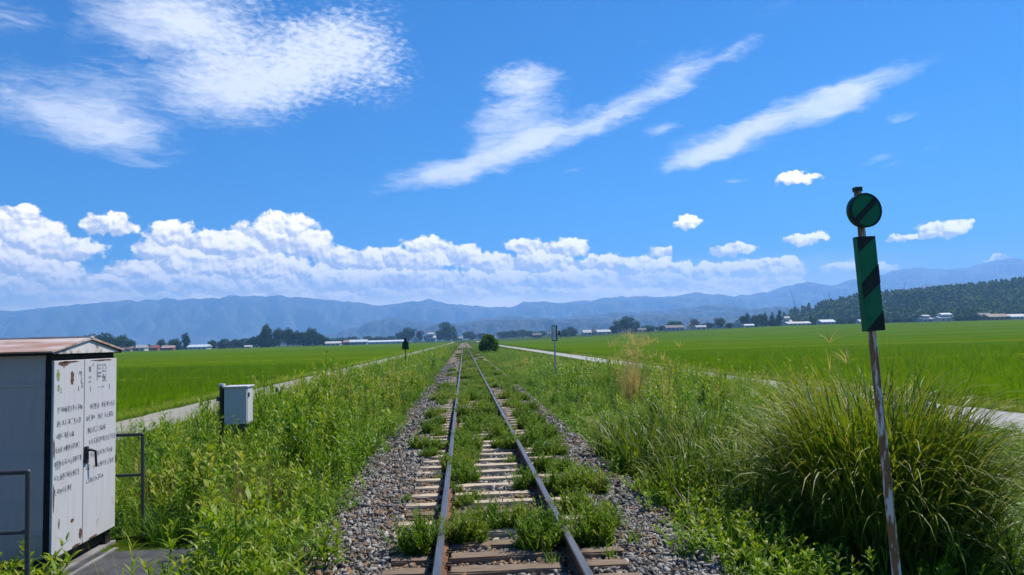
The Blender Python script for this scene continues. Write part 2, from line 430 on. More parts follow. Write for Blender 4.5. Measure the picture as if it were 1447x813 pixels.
def stem_weed(h, nl, ll, lw, tint=.3, lean=.12, nseg=3, yellow=0.0, up=(.5, 1.1), bare=.15):
    """one upright stem with lance shaped leaves all the way up"""
    az0 = rng.uniform(0, 6.28); ln = rng.uniform(0, lean*2)
    st = blades(np.zeros((2, 3)), np.array([az0, az0+1.57]), ln, U(.05, .25, 2), h, .012, 4, tint-.05, prof='grass')
    t = np.sort(U(bare, 1.0, nl)); r = np.sin(ln+.1*t)*t*h; hh = np.cos(ln+.1*t)*t*h
    base = np.stack([r*np.sin(az0), r*np.cos(az0), hh], -1)
    az = np.arange(nl)*2.4+U(-.4, .4, nl)
    L = ll*(1.15-.65*t**2)*U(.75, 1.2, nl)
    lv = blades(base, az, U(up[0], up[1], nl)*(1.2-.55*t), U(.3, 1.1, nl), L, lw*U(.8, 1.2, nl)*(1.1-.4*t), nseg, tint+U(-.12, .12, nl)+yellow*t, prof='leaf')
    return join([st, lv])
def grass_tuft(n, lmin, lmax, w, tint=.3, rad=.06, tilt=(.02, .5), curl=(.3, 1.6), nseg=5, tipt=.12):
    a = U(0, 6.28, n); rr = rad*np.sqrt(U(0, 1, n)); base = np.stack([rr*np.cos(a), rr*np.sin(a), np.zeros(n)], -1)
    return blades(base, U(0, 6.28, n), U(*tilt, n), U(*curl, n), U(lmin, lmax, n), w*U(.7, 1.2, n), nseg, tint+U(-.1, .12, n), tipt, droop=1.4)
def bushy(n_st, h, rad, nl, ll, lw, tint):
    """fluffy low weed clump: many feathery stems"""
    ps = []
    for _ in range(n_st):
        a = rng.uniform(0, 6.28); r = rad*math.sqrt(rng.uniform(0, 1)); hh = h*rng.uniform(.55, 1.0)*(1-.35*(r/rad)**2)
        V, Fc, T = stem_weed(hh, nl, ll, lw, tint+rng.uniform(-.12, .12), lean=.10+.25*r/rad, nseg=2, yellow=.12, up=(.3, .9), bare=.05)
        V = V+np.array([r*math.cos(a), r*math.sin(a), 0]); ps.append((V, Fc, T))
    return join(ps)
def scatter(protos, x, y, z, sc, pick=None, sz=None, dt=None):
    n = len(x); pick = rng.integers(0, len(protos), n) if pick is None else pick
    yaw = U(0, 6.28, n); sz = np.ones(n) if sz is None else sz; dt = np.zeros(n) if dt is None else dt; parts = []
    for k, (V, Fc, T) in enumerate(protos):
        I = np.nonzero(pick == k)[0]
        if not len(I): continue
        c, s = np.cos(yaw[I]), np.sin(yaw[I]); S = sc[I][:, None]
        X = (V[None, :, 0]*c[:, None]-V[None, :, 1]*s[:, None])*S+x[I][:, None]
        Y = (V[None, :, 0]*s[:, None]+V[None, :, 1]*c[:, None])*S+y[I][:, None]
        Z = V[None, :, 2]*S*sz[I][:, None]+z[I][:, None]
        parts.append((np.stack([X, Y, Z], -1).reshape(-1, 3), (Fc[None]+(np.arange(len(I))*len(V))[:, None, None]).reshape(-1, 4), (T[None]+dt[I][:, None]).reshape(-1)))
    return join(parts)
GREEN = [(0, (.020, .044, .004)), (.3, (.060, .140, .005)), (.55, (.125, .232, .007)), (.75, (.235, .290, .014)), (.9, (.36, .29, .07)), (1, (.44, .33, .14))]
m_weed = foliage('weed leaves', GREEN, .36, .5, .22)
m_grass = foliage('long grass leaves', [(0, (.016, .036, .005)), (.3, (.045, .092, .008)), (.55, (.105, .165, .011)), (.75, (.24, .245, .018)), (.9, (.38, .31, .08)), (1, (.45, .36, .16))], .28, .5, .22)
m_track = foliage('feathery track weed', [(0, (.022, .045, .005)), (.35, (.050, .112, .007)), (.6, (.100, .185, .010)), (.8, (.175, .22, .020)), (1, (.33, .27, .08))], .45, .5, .2, ovar=.22)
m_dry = foliage('dry straw', [(0, (.12, .09, .04)), (.4, (.30, .21, .09)), (1, (.55, .42, .22))], .35, .7, .2)
m_rice = foliage('rice leaves', [(0, (.052, .108, .001)), (.4, (.086, .166, .002)), (.8, (.135, .215, .004)), (1, (.19, .24, .015))], .5, .8, .03)

# ------------------------------------------------------------------ rice crop
def ricemat():
    m, N, b = newmat('rice canopy')
    pos = N.n('ShaderNodeNewGeometry').outputs['Position']
    n1 = N.noise(N.mapping(pos, scale=(.35, 1, 1)), .035, 5); n2 = N.noise(pos, 1.2, 5); n3 = N.noise(pos, 9, 3)
    c = N.mix(N.sstep(n1, .38, .62), rgba((.048, .108, .001)), rgba((.074, .140, .0015)))
    rows = N.noise(N.mapping(pos, rot=(0, 0, .09), scale=(.10, 1.6, 1)), .9, 4); c = N.mix(N.sstep(rows, .42, .66, 0, .55), c, rgba((.042, .092, .001)))
    c = N.mix(N.sstep(n2, .4, .7, 0, .45), c, rgba((.050, .108, .001)))
    c = N.mix(N.sstep(n3, .5, .8, 0, .5), c, rgba((.105, .165, .002)))
    spx = N.n('ShaderNodeSeparateXYZ'); N.put(spx.inputs[0], pos)
    wn_ = N.n('ShaderNodeTexWhiteNoise', noise_dimensions='2D'); cbp = N.n('ShaderNodeCombineXYZ'); N.put(cbp.inputs[0], N.math('FLOOR', N.math('DIVIDE', spx.outputs[0], 105.0))); N.put(cbp.inputs[1], N.math('FLOOR', N.math('DIVIDE', spx.outputs[1], 62.0))); N.put(wn_.inputs['Vector'], cbp.outputs[0])
    c = N.mix(N.math('MULTIPLY', wn_.outputs[0], .55), c, rgba((.080, .132, .002)))
    # earth bunds between plots: a narrow yellower line every 55 m or so
    w = N.math('PINGPONG', spx.outputs[1], 31.0)
    line = N.sstep(w, 0.9, 2.0, 1, 0)
    c = N.mix(N.math('MULTIPLY', line, .7), c, rgba((.17, .19, .02)))
    df = N.n('ShaderNodeBsdfDiffuse'); N.put(df.inputs[0], c); N.put(df.inputs['Normal'], N.bump(N.math('ADD', n2, n3), .8, .12))
    N.t.links.new(df.outputs[0], m.node_tree.nodes['Material Output'].inputs[0]); m.node_tree.nodes.remove(b); return m
m_ricetop = ricemat()
tuft = [grass_tuft(8, .32, .55, .016, .4, .05, (.03, .4), (.1, .9), 3, .1) for _ in range(6)]
def rice(side, label):
    sgn = 1 if side > 0 else -1
    if sgn > 0: xs_ = axis([(18.0, 60, .6), (60, 200, 4), (200, 900, 25)]); ys_ = axis([(-10, 60, .6), (60, 200, 4), (200, 668, 18)])
    else: xs_ = -axis([(14.6, 60, .6), (60, 200, 4), (200, 900, 25)])[::-1]; ys_ = axis([(-10, 60, .6), (60, 200, 4), (200, 760, 18)])
    X, Y = np.meshgrid(xs_, ys_)
    Z = gz(X, Y)+.36+.07*(pn(X, Y, 1.3, 5)-.5)+.05*(pn(X, Y, 4.1, 6)-.5)
    edge = (np.abs(np.abs(X)-np.min(np.abs(xs_))) < .01) | (Y < -9.9); Z = np.where(edge, gz(X, Y)-.02, Z)
    V = np.stack([X, Y, Z], -1).reshape(-1, 3); nx, ny = len(xs_), len(ys_)
    i = (np.arange(ny-1)[:, None]*nx + np.arange(nx-1)[None, :]).ravel(); Fc = np.stack([i, i+1, i+nx+1, i+nx], -1)
    T0 = np.full(len(V), .4)
    # tufts
    if sgn > 0: gx, gy = np.arange(18.1, 75, .30), np.arange(14, 95, .27)
    else: gx, gy = -np.arange(14.7, 62, .30), np.arange(22, 95, .27)
    A, B = np.meshgrid(gx, gy); x = A.ravel()+U(-.06, .06, A.size); y = B.ravel()+U(-.06, .06, A.size)
    ang = np.arctan2(x-CAM[0], y); d = np.hypot(x, y)
    keep = (np.abs(ang-YAW) < .72) & (rng.random(len(x)) < np.clip(26/d, 0, 1)**1.1); x, y = x[keep], y[keep]
    dt = .25*(pn(x, y, .8, 7)-.5)
    Vt, Ft, Tt = scatter(tuft, x, y, gz(x, y)+.12, U(.85, 1.2, len(x))*np.clip(np.hypot(x, y)/40, 1, 1.3), dt=dt)
    me = np_mesh('rice_crop', np.concatenate([V, Vt]), np.concatenate([Fc, Ft+len(V)]), [m_ricetop, m_rice], np.concatenate([T0, Tt]))
    mi = np.zeros(len(Fc)+len(Ft), dtype=np.int32); mi[len(Fc):] = 1; me.polygons.foreach_set('material_index', mi)
    tag(link('rice_crop', me), label, 'rice field', kind='stuff')
rice(1, 'bright green young rice filling the wide field right of the gravel road')
rice(-1, 'bright green young rice filling the field left of the concrete path')

# ------------------------------------------------------------------ bank vegetation (uncountable ground cover)
lance = [stem_weed(rng.uniform(.8, 1.05), 26, .185, .047, .46, yellow=.2) for _ in range(8)]
broad = [stem_weed(rng.uniform(.4, .65), 16, .17, .065, .40, lean=.25, yellow=.1, up=(.7, 1.3)) for _ in range(6)]
tufts = [grass_tuft(16, .45, 1.0, .017, .42, .07) for _ in range(6)]
seedg = [join([grass_tuft(8, .6, .95, .009, .66, .05, (0, .25), (.1, .6), 5, .2), blades(np.tile([[0, 0, .8]], (10, 1))*U(.8, 1.1, 10)[:, None], U(0, 6.28, 10), U(.1, .8, 10), .6, U(.06, .14, 10), .012, 2, .78, .1)]) for _ in range(4)]
fluff = [stem_weed(rng.uniform(.7, 1.0), 40, .11, .020, .42, yellow=.18, nseg=2, up=(.3, .9)) for _ in range(6)]
lance_f = [join([stem_weed(rng.uniform(.7, 1.0), 14, .26, .07, .42, yellow=.16, nseg=2) for _ in range(1)]) for _ in range(5)]
PROTO = lance+broad+tufts+seedg+fluff+lance_f
iL, iB, iT, iS, iFl, iLf = 0, 8, 14, 20, 24, 30
def choose(kind, n):
    base, cnt = {'L': (0, 8), 'B': (8, 6), 'T': (14, 6), 'S': (20, 4), 'F': (24, 6), 'X': (30, 5)}[kind]
    return base+rng.integers(0, cnt, n)
def species(r, table, n):
    """table: (share, letter) -> proto index per plant"""
    k = np.zeros(n, int); lo = 0.0
    for sh, L_ in table:
        m = (r >= lo) & (r < lo+sh+1e-9); k[m] = choose(L_, int(m.sum())); lo += sh
    return k
def bank(side, name, label, N_):
    out = [[] for _ in range(6)]
    # y range, bush mounds per m2, stems per mound, filler plants per m2
    for (y0, y1, cd, ns, fill) in ((3.2, 10, 2.6, 13, 20), (10, 20, 2.4, 12, 17), (20, 38, 1.8, 10, 12), (38, 75, 1.0, 8, 6), (75, 140, .55, 6, 2.6), (140, 420, .16, 5, .5)):
        xm0, xm1 = (1.75, 10.1) if side < 0 else (1.85, 13.6)
        area = (y1-y0)*(xm1-xm0); nc = int(area*cd); nf = int(area*fill)
        ca, cy_ = U(xm0, xm1, nc), U(y0, y1, nc); R0 = U(.22, .48, nc)*(1 if y0 < 38 else 1.5 if y0 < 75 else 2.2)
        cid = np.repeat(np.arange(nc), ns); th = U(0, 6.28, nc*ns); q = np.sqrt(U(0, 1, nc*ns))
        a = np.concatenate([ca[cid]+R0[cid]*q*np.cos(th), U(xm0, xm1, nf)]); y = np.concatenate([cy_[cid]+R0[cid]*q*np.sin(th), U(y0, y1, nf)])
        n = len(a); mound = np.arange(n) < nc*ns; x = side*a
        pc = lambda k_, s_: np.concatenate([pn(ca*side, cy_, s_, k_)[cid], pn(x[nc*ns:], y[nc*ns:], s_, k_)])
        p1, p2 = pc(8, .55), pc(9, 1.3)
        rc = np.concatenate([rng.random(nc)[cid], rng.random(nf)]); rs = rng.random(n); r = np.where(mound & (rs < .85), rc, rs)
        hv = np.concatenate([(U(.5, 1.42, nc)[cid])*(1-.45*q**2), np.full(nf, .45)*U(.6, 1.2, nf)])
        ac = np.concatenate([ca[cid], a[nc*ns:]])
        dtc = np.concatenate([rng.normal(.01, .085, nc)[cid], rng.normal(-.14, .07, nf)])  # filler plants tinted darker so the gaps between mounds look shaded
        if side < 0:
            hgt = np.interp(a, [1.7, 2.2, 3.2, 5.2, 8.2, 10.1], [.45, .90, 1.25, 1.38, .90, .62])*(.75+.45*p2)
            hgt = hgt*np.where((y < 9) & (a > 2.4), np.interp(y, [5, 7.6, 9], [.45, .5, 1]), 1)
            hgt = hgt*(1+.22*ss(1.9, 2.6, a)*(1-ss(4.6, 6.0, a))*ss(8.2, 9.5, y)*(1-ss(17, 24, y)))
            hgt = np.where((a > 2.62) & (a < 6.3) & (y < 8.0), 0, hgt)
            k = np.where(p1 > .5, species(r, [(.55, 'L'), (.22, 'F'), (.10, 'B'), (.06, 'T'), (.07, 'S')], n), species(r, [(.22, 'L'), (.45, 'F'), (.18, 'B'), (.09, 'T'), (.06, 'S')], n))
            dt = dtc+.08*(p2-.5)+np.where(a > 6.5, .07, 0)+np.where(p1 > .6, .05, -.03)
        else:
            hgt = np.interp(a, [1.85, 2.3, 3.0, 4.2, 7, 9, 11, 13.6], [.30, .50, .78, 1.1, 1.35, 1.35, 1.3, .85])*(.75+.45*p2)
            hgt = hgt*np.interp(y, [3, 6, 9], [.55, .75, 1.0])*np.interp(y, [36, 60], [1, .68])*np.where((a > 8.5) & (y > 56), np.interp(y, [56, 64], [1, .42]), 1)*np.where(a/y > .60, np.interp(a/y, [.60, .66], [1, .40]), 1)
            hv = np.where(~mound & (a > 7.5), hv*1.45, hv)
            tall = (ac > 3.7) & (ac < 9) & (y < 40)
            kt = species(r, [(.24, 'T'), (.10, 'S'), (.46, 'L'), (.20, 'F')], n); kl = species(r, [(.34, 'B'), (.26, 'F'), (.28, 'L'), (.12, 'T')], n); kf = species(r, [(.5, 'T'), (.35, 'F'), (.15, 'L')], n)
            k = np.where(tall, kt, np.where(ac > 8.5, kf, kl))
            dt = dtc+.08*(p2-.5)+np.where(a > 8, .07, 0)+np.where(tall, -.05, 0)
            dt = np.where((a < 8) & (y > 45) & (y < 85) & (p1 > .55) & (rs < .5), dt+.33, dt)
        if y0 >= 38: k = np.where(rng.random(n) < .75, choose('X', n), k)
        h = hgt*hv*U(.85, 1.12, n); ang = np.arctan2(x-CAM[0], y)
        keep = ((np.abs(ang-YAW) < .74) | (y < 13)) & (h > .03) & (a > xm0-.05)
        if side < 0: h = np.where((y > 7.5) & (y < 12.1) & (a > 2.6) & (a < 5.6), np.minimum(h, 1.0), h)
        sc = np.clip(h, np.where(k < 14, .50, .30), 1.08); sz = h/sc
        for o_, v in zip(out, (x, y, sc, k, dt, sz)): o_.append(v[keep])
    x, y, sc, pk, dt, sz = map(np.concatenate, out)
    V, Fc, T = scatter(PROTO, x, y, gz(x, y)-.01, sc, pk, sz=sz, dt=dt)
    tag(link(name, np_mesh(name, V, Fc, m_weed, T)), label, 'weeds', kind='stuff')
bank(-1, 'bank_weeds', 'dense leafy green weeds covering the bank between track and concrete path', 0)
bank(1, 'bank_weeds', 'mixed green grass and weeds covering the bank between track and gravel road', 0)
# verges beyond the path and the road
x = np.concatenate([-U(13.2, 14.7, 2600), U(16.6, 18.2, 2600)]); y = 12+108*rng.random(5200)**1.6
pkv = np.where(rng.random(5200) < .7, choose('T', 5200), choose('S', 5200))
V, Fc, T = scatter(PROTO, x, y, gz(x, y), U(.25, .5, 5200), pkv, dt=np.full(5200, .18))
tag(link('verge_grass', np_mesh('verge_grass', V, Fc, m_weed, T)), 'short yellowish grass edging the rice fields beside path and road', 'grass', kind='stuff')
# ------------------------------------------------------------------ individual weeds on the track
clump_me = []
for k in range(6):
    V, Fc, T = bushy(66, .50, .21, 22, .075, .020, .56) if k < 4 else bushy(32, .36, .16, 18, .072, .019, .58)
    clump_me.append(np_mesh('weed_clump', V, Fc, m_track, T))
low_me = []
for k in range(3):
    low_me.append(np_mesh('weed_sprig', *[(lambda q: q)(v) for v in grass_tuft(26, .10, .26, .012, .5, .07, (.1, .7), (.2, .9), 3, .1)][:2], m_track, np.full(26*8, .62)))
# photo pixel of the foot, scale factor
inner_l = [(659, 764, 1.05, 0), (690, 744, .85, 1), (640, 694, .8, 4), (648, 672, .75, 2), (655, 655, .8, 3), (664, 640, 1.0, 0), (652, 626, .9, 2), (664, 614, 1.0, 1), (674, 601, .9, 3), (657, 590, 1.0, 0), (680, 588, .9, 1), (668, 566, .9, 2), (656, 572, .8, 4), (668, 553, .8, 0)]
inner_r = [(765, 772, 1.1, 1), (735, 745, .9, 2), (742, 690, .75, 3), (738, 668, .65, 5), (722, 652, .6, 4), (722, 634, .9, 0), (706, 620, .9, 1), (700, 604, .85, 2), (692, 588, .8, 3), (690, 568, .75, 0), (684, 557, .7, 1), (680, 545, .7, 2)]
outer_r = [(836, 764, 1.15, 2), (812, 722, .9, 0), (790, 694, .85, 1), (800, 668, .8, 3), (772, 664, .95, 2), (766, 643, .9, 0), (786, 640, .85, 1), (752, 630, .9, 3), (772, 620, .9, 2), (744, 606, .9, 0), (760, 598, .9, 1), (736, 588, .9, 2), (752, 578, .85, 3), (727, 570, .85, 0), (742, 564, .8, 1), (718, 556, .8, 2)]
outer_l = [(592, 778, .85, 3), (574, 708, .38, 5), (620, 676, .38, 4), (592, 632, .9, 1), (607, 612, .95, 0), (620, 600, .9, 2), (610, 590, .7, 3), (624, 570, .8, 1), (632, 560, .7, 0), (616, 640, .5, 5), (630, 545, .7, 2)]
lanes = [('between the rails along the left rail', inner_l), ('between the rails along the right rail', inner_r), ('outside the right rail', outer_r), ('outside the left rail', outer_l)]
for lane, lst in lanes:
    pts = sorted([(on(px, py, -.17), s, k) for px, py, s, k in lst], key=lambda q: q[0][1])
    for i, (p, s, k) in enumerate(pts):
        o = link('weed_clump', clump_me[k]); p[2] = bz(p[0], p[1])-.02
        o.location = p; o.rotation_euler = (0, 0, random.uniform(0, 6.28)); sc = s*random.uniform(.82, 1.15); o.scale = (sc*1.02, sc*1.02, sc*1.0)
        tag(o, 'feathery green weed clump %s, %s' % (lane, 'nearest the camera' if i == 0 else ORD[i]+' from the camera'), 'weed', 'weed clumps on the track')
yy = 24.5; i = 0
while yy < 185:
    for xx in (-.95, -.25, .25, .95, 1.35):
        if random.random() < ((.62 if abs(xx) < .9 else .5) if xx != -.95 else .3):
            o = link('weed_clump', clump_me[random.randrange(4)]); x_ = xx+random.uniform(-.18, .18); o.location = (x_, yy+random.uniform(-.5, .5), bz(x_, yy)-.03)
            sc = random.uniform(.7, 1.0); o.scale = (sc*1.4, sc*(1.7+yy*.02), sc*(.85 if yy < 60 else .6)); o.rotation_euler = (0, 0, random.uniform(0, 6.28))
            tag(o, 'low green weed clump far up the track where the rails close together', 'weed', 'distant weed clumps on the track')
    yy += 1.25+max(0, yy-35)*.035
for x0_, dx_, ya, yb, n_, where in ((-.36, .13, 8.6, 26, 26, 'along the left rail between the rails'), (.34, .13, 12.5, 26, 16, 'along the right rail between the rails'), (1.12, .24, 7.4, 26, 26, 'outside the right rail'), (-.92, .12, 12.5, 24, 8, 'outside the left rail'), (.0, .15, 14, 26, 8, 'in the middle between the rails')):
    for _ in range(n_):
        x_ = x0_+random.uniform(-dx_, dx_); y_ = random.uniform(ya, yb); o = link('weed_clump', clump_me[random.randrange(6)])
        o.location = (x_, y_, bz(x_, y_)-.02); sc = random.uniform(.38, .85); o.scale = (sc*random.uniform(1, 1.5), sc*random.uniform(1, 1.5), sc); o.rotation_euler = (0, 0, random.uniform(0, 6.28))
        tag(o, 'small filler weed in the ragged green strip '+where, 'weed', 'small weeds in the strip '+where)
for px, py, s, k, lab in [(473, 781, 1, 0, 'small green sprig alone on the left ballast slope near the bottom edge'), (896, 771, 1.1, 1, 'small green sprig alone on the right ballast slope near the bottom edge'), (780, 803, .8, 2, 'small grass sprig beside a sleeper between the rails at the bottom edge'), (862, 792, .8, 0, 'small grass sprig by the sleeper end outside the right rail'), (800, 618, .9, 1, 'small grass sprig on the right ballast beyond the weed clumps'), (851, 640, .9, 2, 'small grass sprig on the outer edge of the right ballast')]:
    p = on(px, py, -.22); o = link('weed_sprig', low_me[k]); p[2] = bz(p[0], p[1])-.01; o.location = p; o.scale = (s, s, s)
    tag(o, lab, 'weed')

# ------------------------------------------------------------------ big grasses and leafy weeds beside the track
def big_grass(n, lmin, lmax, w, rad, tint, nseg=8, tilt=(.0, .55), curl=(.3, 2.0)):
    a = U(0, 6.28, n); rr = rad*np.sqrt(U(0, 1, n)); base = np.stack([rr*np.cos(a), rr*np.sin(a), np.zeros(n)], -1)
    az = np.pi/2-a+rng.normal(0, .7, n); f_ = U(0, 1, n)**1.1*(.35+.65*rr/rad); tl = tilt[0]+(tilt[1]-tilt[0])*f_
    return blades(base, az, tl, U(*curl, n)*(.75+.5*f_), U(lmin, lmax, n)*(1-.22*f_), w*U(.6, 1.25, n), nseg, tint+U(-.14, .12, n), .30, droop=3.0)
p = np.array([3.95, 7.6, 0]); p[2] = gz(p[0], p[1])-.03
e = empty('pampas_grass', p); tag(e, 'huge arching clump of dark green pampas grass behind the green striped post', 'grass clump')
parts_ = [big_grass(2000, 1.65, 2.5, .036, .76, .37, 11, tilt=(.0, .52), curl=(.6, 2.5)), big_grass(1000, .9, 1.8, .032, .85, .30, 9, tilt=(.1, .85), curl=(.8, 2.6)), big_grass(170, 1.5, 2.45, .024, .8, .72, 10, tilt=(.0, .6), curl=(.6, 2.6))]  # second layer: shorter blades tinted darker to paint a shaded core
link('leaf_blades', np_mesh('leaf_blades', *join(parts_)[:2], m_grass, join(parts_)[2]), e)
st = blades(np.stack([U(-.5, .5, 26), U(-.5, .5, 26), np.zeros(26)], -1), U(0, 6.28, 26), U(0, .22, 26), U(.1, .5, 26), U(2.1, 2.75, 26), .010, 7, .78, .15)
link('dry_stalks', np_mesh('dry_stalks', st[0], st[1], m_grass, st[2]), e)
GR = [(868, 572, 12.5, 1.05, 'tall green grass clump nearest the right ballast in front of the gravel road'), (905, 590, 11.2, 1.3, 'tall grass clump with shiny bent blades on the right bank left of the pampas grass'),
      (945, 560, 13.5, 1.6, 'tall dark green grass clump on the right bank below the dry tan tussock'), (990, 600, 10.4, 1.5, 'broad tall grass clump touching the left flank of the pampas grass'),
      (1010, 560, 13.0, 1.5, 'tall grass clump behind the left flank of the pampas grass'), (960, 640, 9.2, 1.1, 'low dark grass clump in the shadow left of the pampas grass'),
      (1055, 640, 8.9, 1.5, 'grass clump leaning out of the front left side of the pampas grass'), (1395, 700, 7.6, .95, 'grass clump at the right edge of the photo below the gravel road')]
for px, py, yy, h, lab in GR:
    q = at(px, py, yy); q[2] = gz(q[0], q[1])-.02
    e = empty('tall_grass', q); tag(e, lab, 'grass clump', 'tall grass clumps on the right bank')
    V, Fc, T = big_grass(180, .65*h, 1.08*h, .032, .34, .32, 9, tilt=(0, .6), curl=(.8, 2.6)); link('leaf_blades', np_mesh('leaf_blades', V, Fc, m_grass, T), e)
    st = blades(np.stack([U(-.25, .25, 7), U(-.25, .25, 7), np.zeros(7)], -1), U(0, 6.28, 7), U(0, .2, 7), U(.1, .5, 7), U(.95, 1.25, 7)*h, .010, 6, .8, .1)
    link('dry_stalks', np_mesh('dry_stalks', st[0], st[1], m_grass, st[2]), e)
# dry tussocks
def plume_tuft(h, n, spread):
    a = big_grass(n, .6*h, 1.0*h, .014, .18, .62, 6, (.0, spread), (.2, 1.0))
    ns = n//5; base = np.tile([[0, 0, 0.]], (ns, 1)); az = U(0, 6.28, ns); tl = U(.0, spread, ns); L = U(.75, 1.0, ns)*h
    tips = base+np.stack([np.sin(tl)*np.sin(az)*L, np.sin(tl)*np.cos(az)*L, np.cos(tl)*L], -1)
    idx = np.repeat(np.arange(ns), 9); pl = blades(tips[idx], U(0, 6.28, len(idx)), U(.1, 1.2, len(idx)), U(.2, .8, len(idx)), U(.1, .24, len(idx))*h*.8, .014, 3, .7, .2)
    stt = blades(base, az, tl, .05, L*1.02, .012, 4, .5)
    return join([a, pl, stt])
for px, py, yy, h, lab in [(893, 515, 24.0, 2.5, 'dry tan grass tussock standing up against the rice by the gravel road'), (940, 520, 21, 2.35, 'thin dry seed stalks just right of the tan tussock'), (1165, 520, 12, 2.45, 'tall faded seed stalks rising behind the left of the pampas grass')]:
    q = at(px, py, yy); q[2] = gz(q[0], q[1])
    V, Fc, T = plume_tuft(h, 240 if yy > 23 else 24, .50 if yy > 23 else .22)
    tag(link('dry_grass', np_mesh('dry_grass', V, Fc, m_dry, T), loc=q), lab, 'dry grass')
q = at(352, 700, 8.9); q[2] = gz(q[0], q[1])
V, Fc, T = join([big_grass(260, .35, .85, .010, .5, .35, 4, (.0, .7), (.1, .9)), big_grass(90, .6, 1.0, .010, .45, .1, 4, (.0, .4), (.1, .5))])
tag(link('dead_weed', np_mesh('dead_weed', V, Fc, m_dry, T), loc=q), 'brown dead weed patch on the left bank below the grey box', 'dry weed')
# leafy weeds in front of the slab, yellowish
def leafy(n_st, h, rad, nl, ll, lw, tint):
    ps = []
    for _ in range(n_st):
        a = rng.uniform(0, 6.28); r = rad*math.sqrt(rng.uniform(0, 1)); V, Fc, T = stem_weed(h*rng.uniform(.6, 1.0), nl, ll, lw, tint, .10+.3*r/rad, 4, .22, (.5, 1.1))
        ps.append((V+np.array([r*math.cos(a), r*math.sin(a), 0]), Fc, T))
    return join(ps)
for x_, y_, h, n_, lab in [(-2.15, 5.75, .62, 22, 'yellow green leafy weed spilling over the slab corner by the bottom edge'), (-2.45, 6.35, .78, 20, 'tall yellow tipped leafy weed at the right edge of the dark slab'), (-1.85, 6.9, .66, 18, 'leafy weed leaning toward the left ballast behind the slab corner weed'),
                          (-2.5, 7.7, .75, 18, 'leafy weed behind the slab in front of the dead brown patch'), (-1.75, 5.6, .42, 14, 'low leafy weed on the left ballast edge at the bottom of the photo'), (-3.70, 6.0, .46, 18, 'leafy weed in the bottom left corner in front of the cabinet plinth'), (-4.05, 6.35, .55, 20, 'leafy weed under the left railing at the photo edge'),
                          (-3.86, 11.6, 1.45, 36, 'leafy weed hiding the legs of the grey box'), (-3.52, 11.5, 1.5, 28, 'leafy weed at the right foot of the grey box'), (-4.45, 11.6, 1.3, 28, 'leafy weed left of the grey box post'), (-3.3, 10.2, 1.1, 26, 'tall bright leafy weed right of the grey box'), (-2.6, 9.4, .95, 24, 'bright leafy weed on the left bank beside the ballast'), (-3.6, 13.2, 1.15, 26, 'tall yellowish leafy weed beyond the grey box')]:
    V, Fc, T = leafy(n_, h, .38, 22, .16, .030, .50)
    tag(link('leafy_weed', np_mesh('leafy_weed', V, Fc, m_weed, T), loc=(x_, y_, float(gz(x_, y_))-.01)), lab, 'leafy weed', 'leafy weeds on the left bank')
for px, py, yy, h, n_, lab in [(1015, 752, 6.8, .55, 22, 'bright low leafy weed at the edge of the right ballast'), (990, 700, 8.0, .6, 20, 'bright leafy weed in front of the dark grass on the right bank'), (1090, 800, 6.1, .5, 20, 'leafy weed at the bottom edge between ballast and pampas grass'), (1170, 800, 6.1, .5, 20, 'low leafy weed at the foot of the pampas grass'), (1370, 790, 6.1, .5, 20, 'leafy weed in the bottom right corner of the photo'),
                               (925, 645, 9.6, .45, 18, 'low light green weed along the right ballast edge'), (968, 672, 8.6, .62, 24, 'bright leafy weed right behind the fallen grey branch'), (1025, 728, 7.3, .6, 24, 'bright leafy weed growing through the fallen grey branch'), (885, 610, 11.2, .5, 20, 'light green leafy weed by the right ballast beyond the branch'), (1080, 770, 6.6, .6, 22, 'leafy weed between the fallen branch and the pampas grass')]:
    q = at(px, py, yy); q[2] = gz(q[0], q[1])-.01
    V, Fc, T = leafy(n_, h, .42, 18, .12, .032, .48)
    tag(link('leafy_weed', np_mesh('leafy_weed', V, Fc, m_weed, T), loc=q), lab, 'leafy weed', 'leafy weeds on the right bank')
# fallen dead branch on the right ballast edge
m_bark = simple('grey dead bark', (.22, .18, .14), (.12, .095, .07), 20, .9, bump=.4)
mb = MB(); a, bq = on(948, 688, -.05), on(1010, 764, -.18)
a, bq = Vector(a), Vector(bq); d = bq-a
mb.tube(bq, a+d*.5, .016, .011, 8).tube(a+d*.5, a+Vector((0, 0, .06)), .011, .005, 8).tube(a+d*.45, a+d*.2+Vector((.16, .1, .10)), .008, .003, 6).tube(a+d*.62, a+d*.4+Vector((-.14, .06, .08)), .007, .003, 6)
tag(mb.build('dead_branch', m_bark), 'thin grey fallen branch lying on the right ballast edge', 'branch')

# ------------------------------------------------------------------ equipment cabinet
def stained(name, base, dirt, rust, rlo=.60, rhi=.72, rough=.5, edge=True):
    m, N, b = newmat(name)
    tc = N.n('ShaderNodeTexCoord').outputs['Object']
    streak = N.noise(N.mapping(tc, scale=(6, 6, .8)), 3, 5); spots = N.noise(tc, 5.5, 7, .62); fine = N.noise(tc, 40, 3)
    c = N.mix(N.sstep(streak, .4, .75, 0, .6), rgba(base), rgba(dirt))
    c = N.mix(N.sstep(spots, rlo, rhi), c, N.mix(fine, rgba(rust), rgba(tuple(v*.45 for v in rust))))
    N.put(b.inputs['Base Color'], c); b.inputs['Roughness'].default_value = rough
    N.put(b.inputs['Normal'], N.bump(N.math('ADD', spots, fine), .12, .01)); return m
m_white = stained('old white enamel', (.51, .50, .50), (.43, .42, .42), (.25, .12, .06), .645, .73)
m_greyp = stained('blue grey paint', (.36, .32, .325), (.305, .275, .28), (.18, .11, .07), .70, .80)
m_roof, N, b = newmat('rust streaked roof sheet')
tc = N.n('ShaderNodeTexCoord').outputs['Object']
